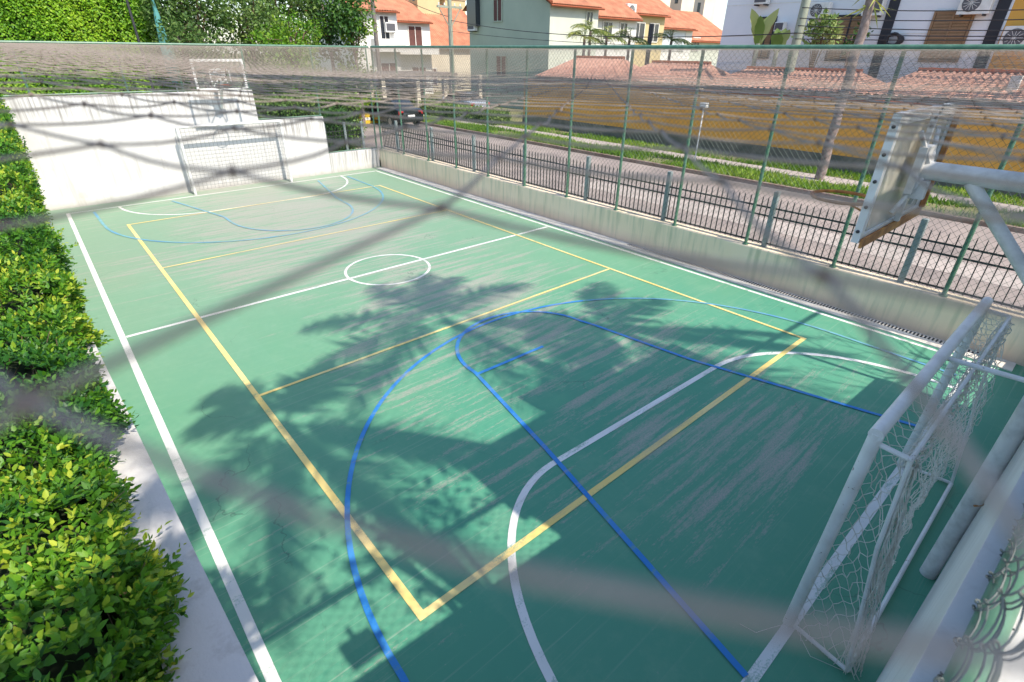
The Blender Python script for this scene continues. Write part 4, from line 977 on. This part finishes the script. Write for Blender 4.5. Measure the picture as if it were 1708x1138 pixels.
p1 = P(627, 60, 'y', 30.0); pole('utility_pole', 'dark wooden utility pole in front of the row houses', p1.x, 30.0, GZ, 9.0, 0.17, 0.13, 'utility_wood')
p2 = P(752, 60, 'y', 27.5); pole('utility_pole', 'grey-green concrete pole with crossarm left of the sage house', p2.x, 27.5, GZ, 7.4, 0.2, 0.15, 'utility_concrete', 6.75)
p3 = P(1328, 40, 'x', 19.2); pole('utility_pole', 'tall pale green concrete pole in front of the apartment block', 19.2+0.4, p3.y, GZ, 9.5, 0.19, 0.15, 'utility_concrete')
p4 = P(1085, 55, 'x', 24.5); pole('short_pole', 'short dark post with beige cap among the palms', 24.5, p4.y, GZ, 5.5, 0.13, 0.13, 'dark_steel')
p5 = P(981, 10, 'x', 27.5); pole('vent_pipe', 'thin dark vent pipe standing on the terracotta roof', 27.5, SY+1.0, 7.2, 10.6, 0.09, 0.09, 'dark_steel')
b = P(1158, 272, 'z', GZ+0.1)
t = thing('sign_post', b, 'slim white post with a small box light on the grass verge', 'post')
m = MB(); m.tube([b+Vector((0, 0, -0.05)), b+Vector((0, 0, 1.95))], 0.025, 8); m.build('shaft', 'weathered_white_steel', t, True)
m = MB(); m.bbox(b.x-0.1, b.x+0.1, b.y-0.14, b.y+0.14, b.z+1.952, b.z+2.12, 0.02); m.build('box_light', 'ac_casing', t)
b = P(232, 70, 'y', 17.5); pole('garden_lamp_post', 'thin black lamp post in front of the ivy wall', b.x, 17.5, GZ, 9.5, 0.05, 0.045, 'black_iron')
b = P(271, 60, 'y', 18.0); t = thing('closed_parasol', (b.x, 18.0, GZ), 'slim closed teal parasol beside the ivy wall', 'parasol')
m = MB(); m.tube([(b.x, 18, GZ), (b.x, 18, 3.6)], 0.03, 8); m.build('parasol_pole', 'weathered_white_steel', t, True)
m = MB(); m.lathe([(0.10, 2.7), (0.22, 3.2), (0.20, 4.0), (0.12, 5.0), (0.02, 5.8)], 9, Matrix.Translation((b.x, 18.0, 0))); m.build('folded_canopy', 'teal_cloth', t)
def cable(p, q, sag, r, label):
    p, q = Vector(p), Vector(q); m = MB(); m.tube([p.lerp(q, k/24)-Vector((0, 0, 4*sag*(k/24)*(1-k/24))) for k in range(25)], r, 5)
    tag(m.build('overhead_cable', 'cable_black'), label, 'cable', 'overhead cables along the street')
T1 = (p1.x, 30, 8.6); T2 = (p2.x-0.9, 27.5, 6.95)
cable((p1.x, 30.0, 8.3), (p2.x, 27.5, 6.2), 0.25, 0.02, 'sagging cable from the wooden pole to the crossarm pole')
cable((p2.x, 27.5, 6.0), (19.4, p3.y, 4.75), 0.5, 0.02, 'cable crossing the sage house at eave height')
cable((p2.x, 27.5, 5.3), (19.4, p3.y, 4.25), 0.25, 0.014, 'thin lower cable crossing the sage house')
cable((27.5, SY+1.0, 9.0), (30, -3, 9.6), 0.3, 0.03, 'dark cable rising right over the terracotta roofs')
for k, (za, zb_) in enumerate(((4.55, 4.62), (4.75, 4.7), (5.0, 4.85), (5.25, 5.3), (5.6, 5.55))):
    cable((19.4, p3.y, za), (19.4, -14, zb_), 0.12+0.05*k, 0.016, ['lowest', 'second lowest', 'middle', 'second highest', 'highest'][k]+' of the cables strung before the apartment block')

# ================================================================== plants
rng = np.random.default_rng(33)
def frond(mb_pts, base, d, L, droop, nl, wl, rngl):
    """returns leaflet arrays of one feather frond; mb gets the rachis"""
    d = Vector(d).normalized(); side = d.cross(Vector((0, 0, 1))).normalized(); pts = []
    for k in range(9):
        u = k/8; pts.append(Vector(base)+d*L*u+Vector((0, 0, -droop*L*u*u)))
    mb_pts.tube(pts, [0.02*(1-0.8*k/8)+0.003 for k in range(9)], 4, cap=False)
    ps, ax, nr, sz = [], [], [], []
    for k in range(nl):
        u = 0.12+0.88*k/nl; i = min(int(u*8), 7); p = pts[i].lerp(pts[i+1], u*8-i); tg = (pts[i+1]-pts[i]).normalized()
        for s in (-1, 1):
            a = side*s*(1.0)+tg*(0.45+0.5*u)+Vector((0, 0, -0.25+0.25*rngl.normal())); ps.append(p); ax.append(a); nr.append(Vector((0, 0, 1))+side*s*0.4)
            sz.append(wl*(math.sin(math.pi*(0.12+0.8*u))**0.7)*rngl.uniform(0.8, 1.15))
    return [np.array(v, float) for v in (ps, ax, nr, sz)]
PALM_T = (np.array([(-0.03, 0, 0), (0.03, 0, 0), (-0.035, 0.5, -0.02), (0.035, 0.5, -0.02), (0, 1, -0.12)]), np.array([(0, 1, 3), (0, 3, 2), (2, 3, 4)]))
def palm(name, label, x, y, z0, zc, nf, L, nl, wl, r=0.12, tone=0.4, elev=(-0.3, 0.9), group=None, lean=(0, 0)):
    t = thing(name, (x, y, z0), label, 'palm tree', group)
    m = MB(); n = 14; cx, cy = x+lean[0], y+lean[1]
    m.tube([(x+(cx-x)*(k/n)**1.5, y+(cy-y)*(k/n)**1.5, z0-0.2+(zc-z0+0.2)*k/n) for k in range(n+1)], [r*(1.15-0.4*k/n)*(1+0.05*(k % 2)) for k in range(n+1)], 10); m.build('trunk', 'bark', t, True)
    for k in range(nf):
        az = k*2.399+rng.normal(0, 0.15); el = elev[0]+(elev[1]-elev[0])*((k*0.618) % 1); d = (math.cos(az)*math.cos(el), math.sin(az)*math.cos(el), math.sin(el))
        mb = MB(); arr = frond(mb, (cx, cy, zc), d, L*rng.uniform(0.85, 1.1), 0.45+0.25*rng.random(), nl, wl, rng)
        fo = leaves('frond', arr[0], arr[1], arr[2], arr[3], np.clip(tone+rng.normal(0, 0.15)+rng.normal(0, 0.1, len(arr[3])), 0, 1), 'palm_leaf', t, PALM_T)
        mb.build('rachis', 'palm_leaf', fo)
    return t
# palms and trees behind the camera: their shadows fall on the court
S = lambda sx, sy, z: (sx+0.101*z, sy-0.84*z)
for (sx, sy, z, nf, L, lab) in ((-0.45, -2.75, 11.0, 12, 2.9, 'tall palm whose crown shadow lies mid court'), (1.5, -4.9, 10.2, 10, 2.3, 'palm whose frond shadow lies right of the blue key'), (-3.55, -3.75, 9.4, 9, 2.0, 'palm whose frond shadow crosses the left sideline')):
    x, y = S(sx, sy, z); palm('garden_palm', lab, x, y, GZ, z, nf, L, 50, 0.66, 0.13, 0.35, (-0.6, 0.7))
def tree(name, label, x, y, z0, z1, clumps, per, size, mat, r=0.12, tone=0.4, trunk=True, group=None, cat='tree'):
    t = thing(name, (x, y, z0), label, cat, group)
    m = MB(); m.tube([(x, y, z0-0.2), (x+0.05, y, (z0+z1)/2), (x-0.05, y+0.05, z1)], [r, r*0.8, r*0.5], 8)
    m.build('trunk', 'bark', t, True)
    for c, rr in clumps[:8]:
        b_ = MB(); b_.tube([(x, y, z0+(z1-z0)*0.7), ((x+c[0])/2, (y+c[1])/2, (z1+c[2])/2-0.1*rr), tuple(c)], [r*0.45, r*0.3, 0.015], 5); b_.build('limb', 'twig', t, True)
    crown('crown', clumps, per, size, mat, t, rng, tonebase=tone)
    return t
def clumped(cx, cy, cz, rx, ry, rz, n, rc):
    out = []
    for _ in range(n):
        d = rng.normal(size=3); d /= np.linalg.norm(d); q = rng.uniform(0.35, 1.0); out.append(((cx+d[0]*rx*q, cy+d[1]*ry*q, cz+d[2]*rz*q), rc*rng.uniform(0.6, 1.3)))
    return out
x, y = S(-3.3, -5.75, 6.2)
tree('garden_tree', 'leafy tree whose dappled shadow falls on the near left court', x, y, GZ, 5.4, clumped(x, y, 6.0, 1.1, 0.5, 0.5, 9, 0.34), 260, 0.13, 'tree_leaf', 0.07)
tree('garden_tree', 'unseen leafy tree behind the camera, crown shaped to shade the near net cords and left wall', -4.2, -11.6, GZ, 5.2, clumped(-4.5, -10.75, 5.7, 0.6, 0.42, 0.25, 22, 0.26), 1500, 0.15, 'tree_leaf', 0.08)  # crown set low and dense to keep sun and sky off the near cords
x, y = S(3.6, -7.4, 5.2); bt = thing('bare_tree', (x, y, GZ), 'nearly leafless tree whose twig shadow lies by the far right arc', 'tree')
m = MB()
def branch(p, d, L, r, dep, mb):
    pts = [p]; dd = Vector(d).normalized()
    for k in range(4):
        dd = (dd+Vector((random.gauss(0, .16), random.gauss(0, .16), random.gauss(0.02, .12)))).normalized(); pts.append(pts[-1]+dd*L/4)
    mb.tube(pts, [r*(1-0.12*k) for k in range(5)], 5, cap=False)
    if dep:
        for k in range(3):
            q = pts[2+k % 3]; branch(q, dd+Vector((random.gauss(0, .7), random.gauss(0, .5), random.gauss(0.15, .4))), L*0.62, r*0.55, dep-1, mb)
branch(Vector((x, y, GZ)), (0, 0, 1), 4.2, 0.06, 0, m); m.build('trunk', 'bark', bt, True)
for k in range(6):
    m = MB(); branch(Vector((x, y, 3.2+0.18*k)), (math.cos(k*1.1), 0.5*math.sin(k*1.1), 0.7), 1.15, 0.024, 3, m); m.build('limb', 'twig', bt)
# tree trunk on the verge in front of the ochre wall
b = P(1366, 300, 'z', GZ+0.1); bt = thing('verge_tree', (b.x, b.y, GZ), 'tall bare palm-like trunk on the verge before the ochre wall', 'tree')
m = MB(); n = 22; m.tube([(b.x+0.02*math.sin(k), b.y+0.02*math.cos(k*1.7), GZ+7.5*k/n) for k in range(n+1)], [0.145*(1-0.25*k/n)*(1.08 if k % 2 else 0.96) for k in range(n+1)], 12); m.build('trunk', 'bark', bt, True)
ps = np.array([(b.x+rng.normal(0, .1), b.y+rng.normal(0, .1), 5.2+rng.uniform(0, 1.6)) for _ in range(60)]); ax = rng.normal(size=(60, 3))*np.array([1, 1, .6])+np.array([0, 0, -0.6])
leaves('dry_leaf_skirt', ps, ax, rng.normal(size=(60, 3)), rng.uniform(.4, .8, 60), rng.uniform(.6, 1, 60), 'palm_leaf', bt, PALM_T)
# small palms between the tiled roofs and the terraced houses
for u, v, xx, lab in ((985, 52, 23.0, 'feathery yellow-green palm in front of the sage house'), (1012, 62, 25.0, 'drooping palm left of the short dark post'), (1050, 66, 24.0, 'yellowish palm under the mustard house'), (1120, 68, 26.0, 'wide low palm before the glazed balcony'), (975, 64, 21.5, 'dry brownish palm beside the pale green wall')):
    c = P(u, v, 'x', xx); palm('young_palm', lab, xx, c.y, GZ, c.z, 13, 1.6, 18, 0.5, 0.10, 0.65, (0.1, 1.2))
# banana plants and variegated shrub before the apartment block
def banana(u0, v0, n, xx, label, hgt):
    c = P(u0, v0, 'x', xx); t = thing('banana_plant', (xx, c.y, GZ), label, 'plant')
    m = MB(); m.tube([(xx, c.y, GZ), (xx, c.y, c.z-0.4)], [0.14, 0.09], 8); m.build('stem', 'utility_concrete', t, True)
    for k in range(n):
        az = k*2.4; L = hgt*rng.uniform(0.8, 1.1); d = Vector((0.22*math.cos(az), 0.22*math.sin(az), 1)).normalized(); sd = d.cross(Vector((1, 0.2*k, 0))).normalized(); mb = MB(); vs = []
        for i in range(9):
            q = i/8; wv = 0.20*math.sin(math.pi*min(1, 0.06+q*0.94))**0.6*(1+0.12*math.sin(i*2.2+k)); p = Vector((xx, c.y, c.z-0.5))+d*L*q+Vector((math.cos(az), math.sin(az), 0))*0.15*q*q*L-Vector((0, 0, 0.1*q**3*L))
            vs += [p-sd*wv, p-Vector((0, 0, 0.03)), p+sd*wv]
        mb.add(vs, [(3*i+j, 3*i+j+1, 3*i+4+j, 3*i+3+j) for i in range(8) for j in range(2)])
        me = mb.mesh('leaf_blade'); a = me.attributes.new('tone', 'FLOAT', 'POINT'); a.data.foreach_set('value', [random.uniform(0.2, 1.0)]*len(me.vertices)); obj('leaf_blade', me, 'banana_leaf', t, True)
banana(1268, 55, 7, 20.5, 'tall banana plant before the left apartment window', 1.5)
banana(1300, 65, 5, 20.5, 'bright lower banana plant beside the pale pole', 1.0)
c = P(1368, 55, 'x', 20.6); tree('variegated_shrub', 'pale variegated shrub under the round-fan air conditioner', 20.6, c.y, GZ, c.z-0.5, clumped(20.6, c.y, c.z, 0.5, 0.85, 0.5, 10, 0.35), 420, 0.22, 'banana_leaf', 0.06, 0.65, cat='shrub')
c = P(1425, 60, 'x', 20.9); tree('climbing_shrub', 'dark green climber beside the middle shutters', 20.9, c.y, GZ, c.z, clumped(20.9, c.y, c.z, 0.2, 0.25, 0.8, 6, 0.28), 500, 0.14, 'tree_leaf', 0.05, 0.4, cat='shrub')
# ivy wall
t = thing('ivy_wall', (-4, 20, GZ), 'tall wall wholly covered in bright green ivy', 'wall')
m = MB(); m.box(-14, 1.0, 20.0, 20.3, GZ-0.2, 9.0); m.build('masonry', 'hedge_core_mat', t)
n = 52000; x = rng.uniform(-7.5, 1.0, n); z = rng.uniform(1.0, 8.6, n); q = 0.10*np.sin(x*2.2+z)+0.07*np.sin(x*5+z*3.3); y = 19.86+q-rng.uniform(0, 0.14, n)
stuff(leaves('ivy', np.stack([x, y, z], 1), np.stack([rng.normal(0, .6, n), -0.5+rng.normal(0, .3, n), -0.35+rng.normal(0, .5, n)], 1), np.stack([rng.normal(0, .35, n), -np.ones(n), 0.7+rng.normal(0, .4, n)], 1), rng.uniform(.07, .15, n), 0.5+0.2*np.sin(x*1.3+z*.8)+rng.normal(0, .2, n), 'ivy_leaf', t, LEAF_S))
# shrubs and trees behind the far fence
def at_bush(u, v, y): return P(u, v, 'y', y)
for (u, v, y, rx, rz, n, rc, per, sz, mat, tone, lab, nm) in (
    (320, 30, 18.5, 1.9, 2.8, 34, 0.75, 330, 0.16, 'olive_leaf', 0.35, 'tall grey-green shrub right of the ivy wall', 'tall_shrub'),
    (410, 30, 19.5, 1.6, 2.6, 26, 0.75, 330, 0.17, 'olive_leaf', 0.6, 'tall mixed shrub with pinkish young leaves above the far hoop', 'tall_shrub'),
    (485, 62, 16.5, 1.7, 0.95, 24, 0.55, 460, 0.14, 'lime_leaf', 0.5, 'rounded bright green shrub right of the far hoop', 'round_shrub'),
    (288, 18, 19.6, 1.2, 2.9, 24, 0.7, 330, 0.15, 'olive_leaf', 0.45, 'narrow shrub directly beside the teal parasol', 'tall_shrub'),
    (462, 12, 21.5, 2.3, 2.2, 26, 0.85, 280, 0.19, 'olive_leaf', 0.45, 'broad shrub filling the gap behind the bright green one', 'tall_shrub'),
    (540, 8, 22.0, 2.6, 3.0, 34, 0.95, 260, 0.22, 'tree_leaf', 0.55, 'large dark leafy tree left of the row houses', 'leafy_tree'),
    (588, 52, 20.5, 1.0, 1.2, 14, 0.5, 380, 0.18, 'lime_leaf', 0.45, 'light green bush at the right end of the far trees', 'round_shrub'),
    (300, 60, 16.5, 0.9, 0.9, 12, 0.45, 420, 0.14, 'olive_leaf', 0.3, 'small dark shrub at the foot of the tall shrubs', 'round_shrub')):
    c = at_bush(u, v, y); tree(nm, lab, c.x, y, GZ, c.z, clumped(c.x, y, c.z, rx, rx*0.8, rz, n, rc)+clumped(c.x, y, 2.2, rx*0.9, rx*0.7, 1.5, 12 if nm != 'leafy_tree' else 4, rc), per, sz, mat, 0.12, tone, cat='tree' if 'tree' in nm else 'shrub')
def hedge_row(label, x0, x1, y0, y1, z0, z1, n, mat, size, tone):
    t = thing('low_hedge', ((x0+x1)/2, (y0+y1)/2, z0), label, 'hedge')
    m = MB(); m.box(x0+.1, x1-.1, y0+.1, y1-.1, z0-.1, z1-.15); m.build('inner_twigs', 'hedge_core_mat', t)
    x = rng.uniform(x0, x1, n); y = rng.uniform(y0, y1, n); z = rng.uniform(z0, z1, n); s = rng.integers(0, 3, n)
    z = np.where(s == 0, z1, z); y = np.where(s == 1, y0, y); x = np.where(s == 2, x0, x)
    p = np.stack([x, y, z], 1)+rng.normal(0, .07, (n, 3)); nr = np.stack([(s == 2)*-1.0, (s == 1)*-1.0, (s == 0)*1.0+.4], 1)
    stuff(leaves('foliage', p, nr+rng.normal(0, .8, (n, 3)), nr+rng.normal(0, .5, (n, 3)), size*rng.uniform(.6, 1.3, n), tone+0.2*np.sin(x*3+y*2)+rng.normal(0, .2, n), mat, t, LEAF_S))
hedge_row('leafy hedge seen over the middle step of the far wall', 1.0, 6.4, 13.4, 15.0, GZ, 2.15, 9000, 'olive_leaf', 0.13, 0.5)
hedge_row('dark green end of hedge by the black railing', 4.4, 5.3, 12.2, 13.3, GZ, 1.7, 2600, 'tree_leaf', 0.13, 0.5)
hedge_row('yellowish low hedge between parked car and ochre wall', 15.4, 16.4, 15.2, 27, GZ, 0.95, 9000, 'olive_leaf', 0.13, 0.7)
hedge_row('yellow-green bush in front of the carport columns', 10.6, 12.2, 22.0, 22.8, GZ, 1.3, 2600, 'lime_leaf', 0.14, 0.8)
hedge_row('green hedge in front of the left carport columns', 3.0, 8.6, 21.8, 22.7, GZ, 1.2, 5000, 'olive_leaf', 0.15, 0.6)

# ================================================================== parked cars
def car(name, label, x, y, z, mat, rot=0.0):
    """saloon, nose towards +y, tail towards the court"""
    t = thing(name, (x, y, z), label, 'car')
    W, L = 1.72, 4.3
    # cross sections along the length: (y, half width low, half width top, z low, z belt, z top, half width roof)
    sec = [(-2.15, .70, .62, .42, .80, .82), (-2.08, .80, .76, .30, .92, .95), (-1.75, .85, .82, .24, .97, 1.02), (-1.30, .86, .83, .22, .97, 1.04), (0.0, .86, .83, .20, .94, 1.0), (0.85, .86, .82, .20, .92, .96), (1.5, .85, .79, .22, .84, .88), (1.95, .80, .70, .26, .74, .77), (2.15, .66, .58, .34, .62, .64)]
    vs = []
    for (yy, wl, wt, zl, zb2, zt2) in sec:
        for (px, pz) in ((-wl*.9, zl), (-wl, zl+.14), (-wl, (zl+zb2)/2+.08), (-wt, zb2), (-wt*.55, zt2), (wt*.55, zt2), (wt, zb2), (wl, (zl+zb2)/2+.08), (wl, zl+.14), (wl*.9, zl)): vs.append((x+px, y+yy, z+pz))
    n = 10; fs = [tuple(range(n-1, -1, -1)), tuple((len(sec)-1)*n+k for k in range(n))]+[(i*n+k, i*n+(k+1) % n, (i+1)*n+(k+1) % n, (i+1)*n+k) for i in range(len(sec)-1) for k in range(n)]
    m = MB(); m.add(vs, fs); m.build('body', mat, t, True)
    cab = [(-1.62, .74, .98, .60, .99), (-1.05, .76, 1.0, .58, 1.36), (-0.35, .77, 1.0, .58, 1.43), (0.35, .77, .98, .57, 1.40), (1.15, .74, .93, .55, .96)]
    vs = []
    for yy, w0, z0_, w1, z1_ in cab: vs += [(x-w0, y+yy, z+z0_-.08), (x-w1, y+yy, z+z1_), (x+w1, y+yy, z+z1_), (x+w0, y+yy, z+z0_-.08)]
    m = MB(); m.add(vs, [(3, 2, 1, 0), (16, 17, 18, 19)]+[(4*i+k, 4*i+k+1, 4*i+5+k, 4*i+4+k) for i in range(4) for k in range(3)]); m.build('glasshouse', 'dark_glass', t, True)
    m = MB(); m.add([(x-.58, y-1.02, z+1.375), (x+.58, y-1.02, z+1.375), (x+.585, y-.35, z+1.445), (x+.575, y+.36, z+1.415), (x-.575, y+.36, z+1.415), (x-.585, y-.35, z+1.445)], [(0, 1, 2, 5), (5, 2, 3, 4)]); m.build('roof_panel', mat, t, True)
    for s in (-1, 1):
        m = MB(); m.bbox(x+s*.62-.15, x+s*.62+.15, y-2.15, y-2.08, z+.70, z+.88, .02); m.build('tail_lamp', 'lamp_red', t)
        for yy in (-1.3, 1.3):
            M_ = Matrix.Translation((x+s*.80, y+yy, z+.31)) @ Matrix.Rotation(math.pi/2, 4, 'Y')
            m = MB(); m.lathe([(.20, -.09), (.30, -.09), (.315, -.05), (.315, .05), (.30, .09), (.20, .09)], 18, M_); w = m.build('wheel', 'tyre_rubber', t, True)
            m = MB(); m.lathe([(.19, -.095), (.19, .095)], 14, M_); m.build('rim', 'rim_metal', w)
    m = MB(); m.box(x-.22, x+.22, y-2.165, y-2.152, z+.56, z+.68); m.build('number_plate', 'plate_white', t)
    m = MB(); m.bbox(x-.78, x+.78, y-2.17, y-2.06, z+.32, z+.52, .03); m.build('rear_bumper', mat, t)
    m = MB(); m.bbox(x-.98, x-.84, y+.72, y+.82, z+.96, z+1.08, .02); m.build('wing_mirror', mat, t)
b = P(686, 214, 'z', GZ)
car('parked_car', 'black saloon parked at the far kerb beyond the railing', b.x+0.1, b.y+2.2, GZ, 'car_black')
b = P(808, 190, 'z', GZ+0.1); car('parked_car', 'pale blue-grey car half hidden behind the low hedge', 17.8, b.y+1.2, GZ, 'blue_car')
b = P(622, 206, 'z', GZ); m = MB(); m.bbox(b.x-0.7, b.x+0.7, b.y, b.y+0.5, GZ, GZ+0.55, 0.03); t = thing('road_barrier', b, 'small yellow barrier in the street left of the black saloon', 'barrier'); m.build('barrier_block', 'yellow_paint', t)
m = MB(); m.box(b.x-0.72, b.x+0.72, b.y-0.012, b.y-0.002, GZ+0.2, GZ+0.34); m.build('stripe', 'plate_white', t)
